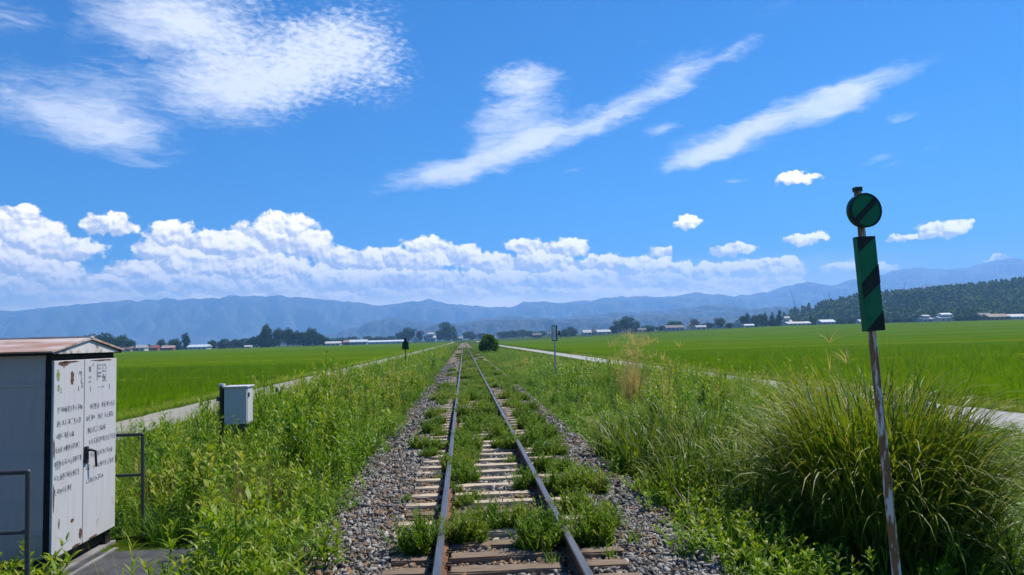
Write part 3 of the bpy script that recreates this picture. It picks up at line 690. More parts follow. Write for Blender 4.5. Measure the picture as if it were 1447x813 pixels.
s1 = N.noise(N.mapping(tc, scale=(.8, 3, 3)), 1.6, 5); s2 = N.noise(tc, 5, 6)
c = N.mix(N.sstep(s1, .36, .66), rgba((.50, .43, .40)), rgba((.31, .165, .11)))
c = N.mix(N.sstep(s2, .56, .74, 0, .7), c, rgba((.19, .09, .055)))
N.put(b.inputs['Base Color'], c); b.inputs['Roughness'].default_value = .7; N.put(b.inputs['Normal'], N.bump(s2, .25, .01))
m_roofend = stained('pale rusty gable sheet', (.60, .57, .54), (.46, .38, .34), (.30, .16, .09), .48, .64)
m_black = simple('black painted steel', (.025, .026, .028), (.05, .045, .04), 15, .5, .3)
m_dkgap = simple('near black gap fill', (.012, .012, .013), (.02, .02, .02), 15, .9)  # near black strips round and above the doors and along the eaves
m_conc = simple('grey concrete', (.25, .245, .235), (.15, .145, .14), 3, .95, bump=.4, detail=8)
m_ink = simple('faded black lettering', (.13, .13, .145), (.40, .40, .41), 16, .8, lo=.36, hi=.64)
X0 = -4.01; Y0, Y1 = 6.90, 8.11; ZB, ZT = -.085, 1.66
cab = empty('equipment_cabinet', (X0-.6, (Y0+Y1)/2, -.28)); tag(cab, 'large weathered white steel trackside cabinet with rusty gabled roof and lettered doors', 'cabinet')
B0 = Vector(cab.location)
def L(x, y, z): return Vector((x, y, z))-B0
mb = MB(); mb.box(L(X0-.66, (Y0+Y1)/2, (ZB+ZT)/2+.03), (1.24, Y1-Y0-.02, ZT-ZB+.06), bevel=.012)
for zz in (.15, 1.45): mb.box(L(X0-.66, Y0+.008, zz), (1.22, .012, .03))
mb.build('cabinet_body', m_greyp, cab)
mb = MB(); mb.box(L(X0-.021, Y0+.022, (ZB+ZT)/2), (.045, .05, ZT-ZB+.02)).box(L(X0-.021, Y1-.02, (ZB+ZT)/2), (.045, .05, ZT-ZB+.02)).box(L(X0-.026, (Y0+Y1)/2, ZT+.045), (.03, Y1-Y0, .10)); mb.build('door_frame', m_dkgap, cab)
mb = MB(); mb.box(L(X0-.62, (Y0+Y1)/2, ZB-.065), (1.14, Y1-Y0-.06, .11)).box(L(X0-.07, Y1-.06, ZB-.10), (.10, .10, .20)).box(L(X0-.07, Y0+.06, ZB-.10), (.10, .10, .20)); mb.build('plinth', m_black, cab)
mb = MB(); mb.box(L(X0-.62, (Y0+Y1)/2, -.258), (1.26, Y1-Y0+.12, .04), bevel=.008); mb.build('concrete_base', m_conc, cab)
# roof
ov = .08; ye0, ye1 = Y0-ov, Y1+ov; ym = (Y0+Y1)/2; ze, zr = ZT+.075, ZT+.195; xr0, xr1 = X0-1.45, X0+.06
mb = MB()
mb.prism([L(xr1, ye0, ze), L(xr1, ym, zr), L(xr1, ym, zr+.022), L(xr1, ye0-.012, ze+.014)], (xr0-xr1, 0, 0))
mb.prism([L(xr1, ye1, ze), L(xr1, ym, zr), L(xr1, ym, zr+.022), L(xr1, ye1+.012, ze+.014)], (xr0-xr1, 0, 0))
mb.box(L((xr0+xr1)/2, ym, zr+.022), (xr1-xr0+.01, .07, .018))
rf = mb.build('roof', m_roof, cab)
mb = MB(); mb.prism([L(xr1-.02, ye0+.03, ze-.012), L(xr1-.02, ye1-.03, ze-.012), L(xr1-.02, ym, zr-.006)], (-.02, 0, 0)); mb.build('gable', m_roofend, rf)
for yy in (ye0+.02, ye1-.02): MB().box(L((xr0+xr1)/2, yy, ze-.006), (xr1-xr0-.05, .03, .03)).build('eave_trim', m_dkgap, rf)
# doors with stroke lettering
def strokes(mb, org, w, h, rr, dens):
    """one worn character made of little strokes; org = (y,z) of its lower left"""
    y0, z0 = org; t = h*.13
    for f in (.06, .36, .64, .92):
        if rr.random() < dens: a = rr.uniform(0, .25); e = rr.uniform(.65, 1); mb.box((0, y0+w*(a+e)/2, z0+h*f+rr.uniform(-.04, .04)*h), (.0012, w*(e-a), t))
    for f in (.12, .5, .86):
        if rr.random() < dens*.8: a = rr.uniform(0, .35); e = rr.uniform(.6, 1); mb.box((.0003, y0+w*f, z0+h*(a+e)/2), (.0012, t, h*(e-a)))
    if rr.random() < .4:
        mb.box((.0005, y0+w*.5, z0+h*.45), (.0012, w*.8, t), rot=Matrix.Rotation(rr.choice((-.7, .7)), 3, 'X'))
def door(yA, yB, rows, seed, label):
    rr = random.Random(seed); W = yB-yA; H = ZT-ZB
    d = MB().box((0, W/2, H/2), (.024, W, H), bevel=.004).build('door', m_white, cab, L(X0+.012, yA, ZB))
    d['label'] = label
    for k, (v, a, e) in enumerate(rows):
        mb = MB()
        hh = .052; z = H*(1-v); y = W*a
        while y < W*e:
            wv = hh*rr.uniform(.6, .85)
            if rr.random() < .93: strokes(mb, (y, z-hh/2), wv, hh, rr, .72)
            y += wv+hh*rr.uniform(.12, .2)
        mb.build('text_line', m_ink, d, (.0135, 0, 0))
    return d, W, H
ymid = Y0+.545
d, W, H = door(Y0+.012, ymid-.006, [(.255, .12, .93), (.325, .10, .86), (.39, .08, .62), (.458, .08, .84), (.53, .05, .92), (.60, .05, .86), (.67, .07, .58)], 3, 'left door with a rust hole and moss stain at the top')
for fy in (.22, .80): MB().box((0, W*fy, H*(1-.155)), (.0012, .014, .05)).build('mark', m_ink, d, (.0135, 0, 0))
mb = MB(); mb.box((0, W*.90, H*.90), (.0012, .02, .10)).box((0.0003, W*.86, H*.93), (.0012, .05, .03)).box((.0005, W*.93, H*.86), (.0012, .018, .05))
mb.build('large_letter', m_ink, d, (.0135, 0, 0))
mb = MB()
for k in range(3): mb.box((.0006, W*(.10+.05*k), H*(1-.535)), (.0012, .011, .075))
mb.build('large_letter', m_ink, d, (.0135, 0, 0))
m_moss = simple('moss stain', (.16, .24, .06), (.25, .28, .12), 30, .95); m_rustspot = simple('rust scab', (.16, .075, .04), (.09, .045, .03), 40, .95)
def blob(y, z, ry, rz, mat, name, parent, seed):
    r_ = random.Random(seed); pts = []
    for k in range(18):
        a = k/18*2*PI; q = r_.uniform(.65, 1.1); pts.append((.0, y+ry*q*math.cos(a), z+rz*q*math.sin(a)))
    MB().prism(pts, (.0016, 0, 0)).build(name, mat, parent, (.0125, 0, 0))
blob(W*.58, H*.905, .032, .075, m_rustspot, 'rust_patch', d, 1); blob(W*.12, H*.925, .026, .055, m_moss, 'moss_patch', d, 2); blob(W*.14, H*.86, .018, .035, m_moss, 'moss_patch', d, 3)
blob(W*.04, H*.30, .014, .13, m_rustspot, 'rust_patch', d, 21); blob(W*.3, H*.985, .10, .022, m_rustspot, 'rust_patch', d, 22); blob(W*.93, H*.06, .03, .06, m_rustspot, 'rust_patch', d, 23); blob(W*.03, H*.55, .012, .10, m_rustspot, 'rust_patch', d, 4); blob(W*.22, H*.16, .010, .05, m_rustspot, 'rust_patch', d, 5); blob(W*.65, H*.15, .03, .02, m_rustspot, 'rust_patch', d, 6); blob(W*.5, H*.992, .2, .010, m_rustspot, 'rust_patch', d, 9); blob(W*.8, H*.008, .09, .012, m_rustspot, 'rust_patch', d, 10)
d, W, H = door(ymid+.006, Y1-.004, [(.265, .10, .90), (.327, .06, .90), (.396, .04, .66), (.46, .15, .95), (.535, .12, .85), (.60, .06, .90), (.67, .08, .58)], 8, 'right door with large dark characters at the top')
for fy in (.17, .76): MB().box((0, W*fy, H*(1-.165)), (.0012, .014, .05)).build('mark', m_ink, d, (.0135, 0, 0))
mb = MB(); mb.box((0, W*.15, H*.945), (.0012, .045, .05)).box((0, W*.15, H*.90), (.0012, .05, .022)).box((.0003, W*.15, H*.875), (.0012, .045, .020))
mb.build('large_letter', m_ink, d, (.0135, 0, 0)); mb = MB()
for f, a, e in ((.965, .36, .50), (.945, .36, .48), (.92, .36, .50), (.90, .38, .48), (.965, .53, .64), (.93, .53, .66), (.895, .52, .64), (.875, .54, .66)): mb.box((0, W*(a+e)/2, H*f), (.0012, W*(e-a), .017))
mb.box((.0004, W*.37, H*.92), (.0012, .017, .15)).box((.0004, W*.55, H*.945), (.0012, .017, .06)).box((.0004, W*.635, H*.94), (.0012, .017, .06)).box((.0006, W*.59, H*.89), (.0012, .10, .015), rot=Matrix.Rotation(.8, 3, 'X')).box((.0006, W*.6, H*.89), (.0012, .10, .015), rot=Matrix.Rotation(-.8, 3, 'X')).box((0, W*.5, H*.84), (.0012, .12, .008))
mb.build('large_letter', m_ink, d, (.0135, 0, 0))
blob(W*.5, H*.992, .22, .009, m_rustspot, 'rust_patch', d, 11); blob(W*.985, H*.4, .006, .05, m_rustspot, 'rust_patch', d, 12); blob(W*.3, H*.008, .1, .012, m_rustspot, 'rust_patch', d, 13)
mb = MB(); mb.box((.02, .03, H*.475), (.03, .05, .16), bevel=.006).tube((.03, .035, H*.50), (.07, .035, H*.50), .012).tube((.065, .035, H*.50), (.065, .12, H*.485), .011).tube((.065, .115, H*.487), (.065, .135, H*.40), .011)
mb.build('handle', m_black, d)

# slab of the crossing beside the cabinet
def slabz(x, y): return -.262+0*x
m_slab = simple('dark worn asphalt', (.045, .047, .05), (.075, .076, .078), 4, .9, bump=.5, detail=8)
o = MB().box((-4.55, 5.05, -.285), (3.75, 5.5, .05), bevel=.01).build('pavement', m_slab); tag(o, 'dark grey paved strip beside the cabinet at the crossing', 'pavement', kind='structure')
o = MB().box((X0+.13, 6.65, -.256), (.04, 2.5, .016)).build('kerb_strip', m_conc); tag(o, 'narrow pale kerb strip on the dark paving', 'kerb', kind='structure')
# tubular railings
m_tube = stained('grey brown railing steel', (.045, .047, .048), (.035, .034, .033), (.10, .06, .04), .58, .72, .5)
def railing(px, py, y, lab):
    q = at(px, py, y); xp = q[0]; hh = q[2]+.26
    r_ = empty('railing', (xp, y, -.26)); tag(r_, lab, 'railing', 'steel tube railings by the cabinet')
    MB().tube((0, 0, 0), (-.012, 0, hh), .018).tube((-.01, 0, 0), (-.01, 0, .012), .05).ball((-.012, 0, hh), .0185).build('post', m_tube, r_)
    MB().tube((-.012, 0, hh), (-1.65, 0, hh), .018).build('top_rail', m_tube, r_)
    MB().tube((-.006, 0, hh-.43), (-1.65, 0, hh-.43), .016).build('middle_rail', m_tube, r_)
    MB().tube((-1.62, 0, 0), (-1.62, 0, hh), .018).build('post', m_tube, r_)
railing(203, 614, 8.35, 'steel tube railing behind the cabinet, its end post standing in weeds')
railing(42, 667, 5.7, 'steel tube railing in front of the grey cabinet side at the left edge')

# ------------------------------------------------------------------ small grey box on a post
D = 12.0
p0, p1 = at(319, 548, D), at(346, 604, D)
bw = p1[0]-p0[0]; bz0, bz1 = at(330, 600, D)[2], at(330, 548, D)[2]
gb = empty('signal_box', (p0[0]+bw/2, D+.18, float(gz(p0[0], D)))); tag(gb, 'small pale grey metal box on a dark post among the left bank weeds', 'control box'); gl = Vector(gb.location)
m_boxg = stained('light grey box paint', (.42, .44, .46), (.36, .38, .40), (.25, .18, .12), .74, .85)
MB().box(Vector((p0[0]+bw/2+.0, D+.18, (bz0+bz1)/2))-gl, (bw+.05, .36, bz1-bz0), bevel=.008).box(Vector((p0[0]+bw/2, D+.006, (bz0+bz1)/2))-gl, (bw-.05, .016, bz1-bz0-.08), bevel=.004).build('box_body', m_boxg, gb)
MB().box(Vector((p0[0]+bw/2, D+.18, bz1+.010))-gl, (bw+.10, .42, .022), bevel=.004).build('lid', m_white, gb)
MB().box(Vector((p0[0]+bw/2+.035+bw/2-.008, D+.18, (bz0+bz1)/2))-gl, (.010, .28, bz1-bz0-.06)).build('side_door', m_white, gb)
MB().box(Vector((p0[0]+bw/2+.042+bw/2, D+.08, bz1-.12))-gl, (.014, .03, .07)).build('latch', m_black, gb)
MB().box(Vector((p0[0]+bw/2, D+.16, bz0-.055))-gl, (bw*.8, .24, .05)).tube(Vector((p0[0]+.1, D+.2, bz0))-gl, Vector((p0[0]+.1, D+.2, gl[2]-.05))-gl, .025).tube(Vector((p0[0]+bw-.08, D+.2, bz0))-gl, Vector((p0[0]+bw-.08, D+.2, gl[2]-.05))-gl, .025).build('stand', m_tube, gb)
pp = at(312, 546, D)
po = MB().tube(Vector((pp[0], D+.05, gl[2]-.05))-gl, Vector((pp[0], D+.05, pp[2]))-gl, .036).build('post', m_black, gb)
MB().tube(Vector((pp[0], D+.05, pp[2]+.002))-gl, Vector((pp[0], D+.05, pp[2]+.035))-gl, .055, .05).build('post_cap', m_white, po)
MB().box(Vector((pp[0]-.045, D+.03, pp[2]-.2))-gl, (.05, .05, .07)).box(Vector((pp[0]+.05, D+.06, pp[2]-.25))-gl, (.06, .03, .03)).box(Vector((pp[0]+.05, D+.06, bz0+.06))-gl, (.06, .03, .03)).build('bracket', m_tube, po)

# ------------------------------------------------------------------ green striped track marker on the right
D = 5.2
def A(px, py, d=D): return Vector(at(px, py, d))
m_green = simple('dark green enamel', (.008, .16, .065), (.006, .11, .05), 6, .38, lo=.3, hi=.75)
m_stripe = simple('black enamel stripe', (.012, .012, .014), (.02, .02, .02), 8, .45)
m_pole, N, b = newmat('peeling white pole')
tc = N.n('ShaderNodeTexCoord').outputs['Object']
pa = N.noise(N.mapping(tc, scale=(7, 7, 1.4)), 3.2, 6, .6); pb = N.noise(tc, 30, 4)
c = N.mix(N.sstep(pa, .465, .525), rgba((.55, .52, .50)), N.mix(pb, rgba((.10, .055, .032)), rgba((.30, .14, .06))))
N.put(b.inputs['Base Color'], c); b.inputs['Roughness'].default_value = .75; N.put(b.inputs['Normal'], N.bump(pa, .4, .01))
foot = A(1267, 813); top = A(1216.5, 322); ax = (top-foot).normalized()
ground_z = float(gz(foot.x, D)); k = (ground_z-.1-foot.z)/ax.z; base = foot+ax*k
mk = empty('track_marker', base); tag(mk, 'leaning rusty pole carrying a green disc and a black striped green panel', 'track marker')
tip = A(1211.5, 268)
MB().tube((0, 0, 0), tip-base, .0315, .026, 16).build('pole', m_pole, mk, smooth=False)
# local frame: front faces the camera side (-y), tilted with the pole
zax = ax; yax = Vector((-.10, 1, 0)); yax = (yax-zax*yax.dot(zax)).normalized(); xax = yax.cross(zax)
FR = Matrix((xax, yax, zax)).transposed()
def local(o, c):
    o.matrix_local = Matrix.Translation(c-base) @ FR.to_4x4(); return o
pc = A(1227.5, 401, D-.055); ph = (A(1232, 467)-A(1221, 335)).length; pw = .150
pan = MB().box((0, 0, 0), (pw, .05, ph), bevel=.003).build('striped_panel', m_green, mk); local(pan, pc)
mb = MB(); y_ = -.0265
def poly(pts): mb.prism([((u-.5)*pw*.996, y_, (v-.5)*ph*.996) for u, v in pts], (0, -.0022, 0))
poly([(.02, 1), (1, 1), (.18, .86), (.02, .835)]); poly([(.02, .50), (1, .70), (1, .50), (.02, .335), ]); poly([(.02, .0), (.10, .02), (1, .20), (1, 0)])
mb.build('stripe', m_stripe, pan)
MB().box((0, .035, ph*.3), (.07, .03, .04)).box((0, .035, -ph*.3), (.07, .03, .04)).build('clamp', m_plate, pan)
dc = A(1220.5, 298, D-.05); dr = 24.5/F*D
ds = MB().tube((0, -.0275, 0), (0, .0275, 0), dr, n=48).build('disc', m_green, mk); local(ds, dc)
mb = MB(); N_ = 48
ring = [(dr*math.cos(i/N_*2*PI), dr*math.sin(i/N_*2*PI)) for i in range(N_)]
for i in range(N_):
    (a0, b0), (a1, b1) = ring[i], ring[(i+1) % N_]
    mb.prism([(a0*1.03, -.0315, b0*1.03), (a1*1.03, -.0315, b1*1.03), (a1*.93, -.0315, b1*.93), (a0*.93, -.0315, b0*.93)], (0, .03, 0))
mb.build('rim', m_stripe, ds)
mb = MB(); c_, s_ = math.cos(.72), math.sin(.72); l_, w_ = dr*.9, dr*.17
mb.prism([((a*c_-b_*s_), -.028, (a*s_+b_*c_)) for a, b_ in ((-l_, -w_), (l_, -w_), (l_, w_), (-l_, w_))], (0, -.0022, 0)); mb.build('stripe', m_stripe, ds)
MB().box((0, 0, 0), (.052, .052, .035), bevel=.004).build('pole_cap', m_black, mk).matrix_local = Matrix.Translation(tip-base) @ FR.to_4x4()
MB().box((.05, -.01, 0), (.05, .012, .012)).build('bolt', m_plate, mk).matrix_local = Matrix.Translation(A(1236, 558)-base) @ FR.to_4x4()

# ------------------------------------------------------------------ far track signs
D = 52.0
t_, bt = A(572.5, 481, D), A(573, 494, D); x_, zt_, zb_ = bt.x, t_.z, bt.z; g0 = float(gz(x_, D))
sg = empty('track_sign', (x_, D, g0)); tag(sg, 'far dark green house shaped sign on a thin post left of the track', 'sign')
MB().tube((0, 0, 0), (0, 0, zb_-g0+.2), .035).build('post', m_black, sg)
m_dkgreen = simple('dark green paint', (.012, .035, .02), (.02, .04, .022), 4, .6)
h0, h1 = zb_-g0, zt_-g0
MB().prism([(-.24, -.04, h0), (.24, -.04, h0), (.22, -.04, h0+.48), (.07, -.04, h1), (-.07, -.04, h1), (-.20, -.04, h0+.48)], (0, -.03, 0)).build('sign_plate', m_dkgreen, sg)
MB().ball((0, -.05, h1+.06), .10, 2, (1, .4, 1.2)).build('top_reflector', m_dkgreen, sg)
D = 40.0
t_, b_ = A(783, 460, D), A(783, 482, D); x_ = t_.x; g0 = float(gz(x_, D)); h0, h1 = b_.z-g0, t_.z-g0
sg = empty('track_sign', (x_, D, g0)); tag(sg, 'upright grey marker board on a pale grey pole right of the track', 'sign')
m_palepole = simple('galvanised pole', (.42, .45, .46), (.34, .36, .37), 6, .5, .4)
MB().tube((0, 0, 0), (0, 0, h1-.05), .045).build('post', m_palepole, sg)
pl = MB().box((0, -.065, (h0+h1)/2), (.30, .03, h1-h0), bevel=.005).build('board', m_black, sg)
MB().box((-.02, -.083, (h0+h1)/2), (.20, .006, h1-h0-.08)).build('board_face', simple('dull grey board face', (.55, .56, .57), (.66, .66, .66), 5, .7), pl)
MB().box((.26, -.03, h0+.42), (.09, .08, .26), bevel=.01).box((.15, -.03, h0+.42), (.16, .03, .03)).build('side_lamp', m_black, sg)
for px, py, y_, h, lab in [(371, 560, 31, .6, 'short dark stake left of two by the concrete path edge'), (391, 556, 31, .85, 'taller dark stake right of two by the concrete path edge')]:
    q = at(px, py, y_); g0 = float(gz(q[0], y_))
    tag(MB().tube((0, 0, -.1), (0, 0, h), .055, .05, 8).ball((0, 0, h), .055, 2).build('stake', m_black, loc=(q[0], y_, g0)), lab, 'stake', 'stakes beside the concrete path')

# ------------------------------------------------------------------ trees
m_crown = foliage('tree crown', [(0, (.010, .024, .009)), (.35, (.022, .050, .015)), (.7, (.045, .085, .022)), (1, (.10, .14, .035))], .3, .6, .2)
m_trunk = simple('tree bark', (.10, .075, .055), (.06, .045, .035), 8, .95, bump=.5)
def crown(lobes, n, size):
    """leaf clumps spread through lobes (cx,cy,cz,rx,rz); unit height tree"""
    PV = []; T = []
    w = np.array([l[3]**2*l[4] for l in lobes]); w /= w.sum()
    for l, m in zip(lobes, np.maximum((w*n).astype(int), 10)):
        d = rng.normal(size=(m, 3)); d /= np.linalg.norm(d, axis=1)[:, None]; r = U(.15, 1, m)**.45
        bump_ = 1+.18*np.sin(d[:, 0]*5+l[0]*30)*np.sin(d[:, 2]*6+l[2]*20)
        PV.append(np.array(l[:3])+d*(r*bump_)[:, None]*np.array([l[3], l[3], l[4]])); T.append(np.full(m, rng.uniform(.2, .6))+U(-.2, .25, m))
    P = np.concatenate(PV); T = np.concatenate(T); n = len(P)
    Rm = rotm(n); s = size*U(.6, 1.4, n)
    q = np.array([[-1, -.6, 0], [1, -.7, .15], [.9, .7, 0], [-.8, .6, -.15]])
    V = np.einsum('nij,vj->nvi', Rm, q)*s[:, None, None]+P[:, None, :]
    return V.reshape(-1, 3), np.arange(4*n).reshape(n, 4), np.repeat(T, 4)
def round_lobes(k, w, irr=.2):
    L_ = [(0, 0, .48, w*.82, .42)]
    for i in range(k):
        a = i/k*2*PI+rng.uniform(-.4, .4); r = w*rng.uniform(.4, .7); L_.append((r*math.cos(a), r*math.sin(a), rng.uniform(.16, .76), w*rng.uniform(.34, .52), rng.uniform(.15, .24)))
    L_.append((rng.uniform(-.1, .1), 0, .85, w*.35, .13)); return L_
def cone_lobes(w):
    return [(rng.normal(0, .015), rng.normal(0, .015), z, w*(1-z)*1.15+.02, .10) for z in np.linspace(.16, .93, 9)]
PT = {}
def proto_tree(kind):
    if kind == 'round': lob, n, s = round_lobes(8, .5), 1300, .035
    elif kind == 'wide': lob, n, s = round_lobes(10, .75), 1500, .040
    elif kind == 'tall': lob, n, s = round_lobes(8, .33), 1100, .032
    elif kind == 'cone': lob, n, s = cone_lobes(.28), 900, .030
    elif kind == 'bush': lob, n, s = [(0, 0, .45, .62, .45)]+[(rng.uniform(-.5, .5), rng.uniform(-.5, .5), rng.uniform(.25, .7), .3, .25) for _ in range(8)], 1500, .045
    V, Fc, T = crown(lob, n, s)
    c_ = np_mesh('crown', V, Fc, m_crown, T)
    mb = MB(); mb.tube((0, 0, -.02), (.005, 0, .38), .028, .018, 8).tube((.005, 0, .36), (.02, .01, .75), .018, .006, 8).tube((0, 0, .30), (.16, .05, .55), .012, .004, 6).tube((0, 0, .33), (-.15, .04, .60), .012, .004, 6).tube((0, 0, .36), (.02, -.15, .62), .011, .004, 6)
    t_ = mb.build('trunk', m_trunk); tm = t_.data; bpy.data.objects.remove(t_); return c_, tm
for kd in ('round', 'wide', 'tall', 'cone', 'bush'): PT[kd] = [proto_tree(kd) for _ in range(3)]
PW = {'round': 1.0, 'wide': 1.5, 'tall': .70, 'cone': .5, 'bush': 1.35}
def tree(px, py, wpx, hpx, kind, y, lab, group, name='tree'):
    q = at(px, py, y); z0 = float(gz(q[0], y)); s = y/F; h = hpx*s; w = wpx*s
    e = empty(name, (q[0], y, z0), random.uniform(0, 6.28)); tag(e, lab, 'tree', group)
    c_, t_ = random.choice(PT[kind])
    for nm, me in (('crown', c_), ('trunk', t_)):
        o = link(nm, me, e); fx = w/PW[kind]; o.scale = (fx, fx, h)
    return e
KD = {'round': 'dark round tree', 'wide': 'broad spreading tree', 'tall': 'tall narrow tree', 'cone': 'pointed conifer', 'bush': 'low rounded bushy tree'}
rows = [('the group beside the cabinet roof', 760, [(128, 497, 24, 24, 'round'), (145, 498, 18, 25, 'tall'), (156, 499, 20, 22, 'round'), (172, 500, 22, 22, 'round'), (185, 501, 12, 16, 'round')]),
        ('the short row between red roofs', 780, [(208, 499, 16, 9, 'wide'), (228, 502, 13, 15, 'round'), (247, 501, 20, 15, 'round'), (263, 500, 11, 22, 'tall')]),
        ('the long left row', 820, [(300, 497, 12, 12, 'round'), (317, 497, 20, 13, 'wide'), (332, 496, 17, 12, 'round'), (345, 496, 18, 13, 'wide'), (358, 495, 15, 15, 'round'), (368, 495, 12, 18, 'round'), (377, 494, 17, 31, 'tall'), (380, 494, 22, 12, 'bush'), (394, 493, 18, 25, 'round'), (407, 493, 17, 25, 'round'), (420, 492, 16, 21, 'round'), (429, 491, 14, 19, 'tall'), (439, 490, 19, 24, 'round'), (450, 490, 14, 17, 'round'), (459, 490, 11, 12, 'bush')]),
        ('the far row left of the rails', 1150, [(470, 481, 14, 8, 'wide'), (483, 481, 20, 9, 'wide'), (500, 480, 18, 10, 'wide'), (520, 481, 12, 10, 'round'), (535, 480, 18, 9, 'wide'), (551, 480, 16, 9, 'wide'), (566, 482, 13, 14, 'round'), (577, 483, 19, 20, 'round'), (593, 483, 11, 15, 'tall'), (606, 482, 10, 9, 'bush'), (622, 482, 12, 16, 'round'), (631, 482, 17, 26, 'tall'), (640, 482, 13, 20, 'round')]),
        ('the far row right of the rails', 1250, [(664, 480, 19, 12, 'wide'), (682, 479, 16, 9, 'wide'), (712, 477, 20, 10, 'wide'), (725, 477, 17, 11, 'round'), (739, 476, 18, 11, 'wide'), (751, 476, 14, 9, 'bush'), (767, 475, 14, 8, 'wide')]),
        ('the row behind the right field', 900, [(798, 474, 12, 11, 'round'), (807, 474, 18, 13, 'wide'), (833, 471, 12, 6, 'bush'), (866, 472, 11, 11, 'round'), (876, 471, 16, 18, 'round'), (886, 471, 18, 23, 'round'), (898, 471, 13, 16, 'round'), (917, 469, 19, 9, 'bush'), (934, 468, 14, 7, 'bush'), (949, 465, 16, 13, 'round'), (960, 465, 13, 12, 'round'), (982, 464, 14, 14, 'round'), (1001, 464, 15, 9, 'bush')]),
        ('the village left of the wooded hill', 760, [(1018, 463, 15, 15, 'round'), (1031, 463, 12, 8, 'bush'), (1047, 463, 9, 17, 'cone'), (1055, 463, 14, 19, 'round'), (1067, 463, 14, 17, 'round'), (1076, 463, 13, 18, 'round'), (1082, 462, 9, 20, 'cone'), (1093, 463, 17, 8, 'bush'), (1092, 462, 11, 19, 'cone'), (1102, 462, 11, 24, 'cone'), (1108, 462, 9, 17, 'cone'), (1128, 461, 19, 11, 'bush'), (1149, 460, 12, 14, 'round'), (1162, 460, 10, 10, 'bush'), (1188, 459, 18, 11, 'wide'), (1203, 458, 12, 10, 'round')]),
        ('the gardens below the wooded hill', 700, [(1252, 458, 16, 9, 'bush'), (1268, 458, 12, 8, 'bush'), (1283, 458, 15, 9, 'round'), (1319, 456, 12, 8, 'bush'), (1355, 456, 14, 10, 'bush'), (1367, 455, 16, 14, 'wide'), (1381, 455, 11, 11, 'round'), (1422, 453, 12, 12, 'round')])]
for where, y, lst in rows:
    lst = sorted(lst, key=lambda q: q[0])
    for i, (px, py, w, h, kd) in enumerate(lst):
        tree(px, py, w*1.2, h*1.12, kd, y+random.uniform(-25, 25), '%s, %s from the left in %s' % (KD[kd], 'first' if i == 0 else ORD[i], where), 'trees in '+where)
# big dark shrub by the track
q = at(691, 494, 130); s = 130/F
e = empty('shrub', (q[0], 130, float(gz(q[0], 130)))); tag(e, 'big dark rounded shrub alone close to the right rail far up the track', 'shrub')
V, Fc, T = crown([(0, 0, .5, .55, .45), (-.35, 0, .35, .35, .3), (.35, .1, .4, .35, .32), (.1, -.2, .75, .3, .22), (-.15, .1, .8, .26, .2)], 2600, .05)
o = link('crown', np_mesh('crown', V, Fc, m_weed, T-.12), e); o.scale = (26*s/1.25,)*2+(3.5,)
o = MB().tube((0, 0, 0), (.1, 0, 1.4), .07, .04, 8).tube((0, 0, .1), (-.5, .1, 1.3), .05, .03, 8).build('trunk', m_trunk, e)

# wooded hill at the right: terrain plus one wood that reads as a mass
hill_px = [(1112, 452), (1125, 441), (1150, 434), (1180, 430), (1215, 422), (1250, 417), (1300, 414), (1340, 410), (1380, 406), (1420, 401), (1447, 398), (1520, 392), (1600, 396)]
HD = 1150.0
hx, hh = [], []
for px, py in hill_px:
    q = at(px, py, HD); hx.append(q[0]); hh.append(q[2]-6.5)
hx, hh = np.array(hx), np.array(hh)
def hillz(x, y):
    """ridge line runs at y=HD; slope falls to the field edge at y~780"""
    xx = x*HD/np.maximum(y, 1)     # keep the ridge heading from narrowing
    H = np.interp(x, hx, hh, left=-2, right=hh[-1]); t = np.clip((y-800)/(HD-800), 0, 1)
    t2 = np.clip((y-HD)/420, 0, 1); base = gz(x, y)-.5
    return base+np.maximum(H-base, 0)*(ss(0, 1, t)**.9)*(1-ss(0, 1, t2))+3*(pn(x, y, .02, 2)-.5)*t
m_hill = simple('forest floor', (.018, .032, .012), (.03, .045, .016), .05, .95, coord='Generated')
o = link('hillside', grid_mesh(np.linspace(hx[0]-40, hx[-1]+60, 60), np.linspace(800, 1580, 40), hillz, m_hill, 'hillside')); tag(o, 'low hill behind the village at the right', 'hill', kind='structure')
m_forest = foliage('wood crowns', [(0, (.012, .030, .006)), (.35, (.030, .066, .010)), (.7, (.062, .112, .016)), (1, (.13, .17, .03))], .3, .6, .1)
cone_s = [crown(cone_lobes(.30), 80, .085) for _ in range(5)]; rnd_s = [crown(round_lobes(5, .42), 90, .10) for _ in range(5)]
n = 3600; x = U(hx[0]-10, hx[-1]+40, n); y = U(806, HD+25, n)
H = np.interp(x, hx, hh); keep = H > 4; x, y = x[keep], y[keep]
V, Fc, T = scatter(cone_s+rnd_s, x, y, hillz(x, y)-.4, U(10, 16, len(x)), pick=np.where(pn(x, y, .012, 4)+U(-.2, .2, len(x)) > .58, 5, 0)+rng.integers(0, 5, len(x)), dt=(.12+.45*(pn(x, y, .03, 1)-.5)+U(-.2, .25, len(x))))
o = link('forest', np_mesh('forest', V, Fc, m_forest, T)); tag(o, 'dense dark conifer wood covering the low hill at the right', 'forest', kind='stuff')
for px, py0, px2, py1, lab in [(1117, 409, 1127, 440, 'thin leaning mast against the mountains left of the wooded hill'), (1172, 414, 1173, 438, 'thin upright mast on the wooded hill left of the green panel'), (1280, 398, 1274, 414, 'short slanted mast on the wooded hill right of the green panel'), (1293, 409, 1290, 416, 'tiny slanted pole on the wooded hill crest')]:
    a, b_ = A(px2, py1+6, HD-20), A(px, py0, HD-20)
    tag(MB().tube((0, 0, 0), b_-a, .55, .35, 6).box((b_-a)*.93, (2.2, .25, .25)).build('mast', m_palepole, loc=a), lab, 'mast')

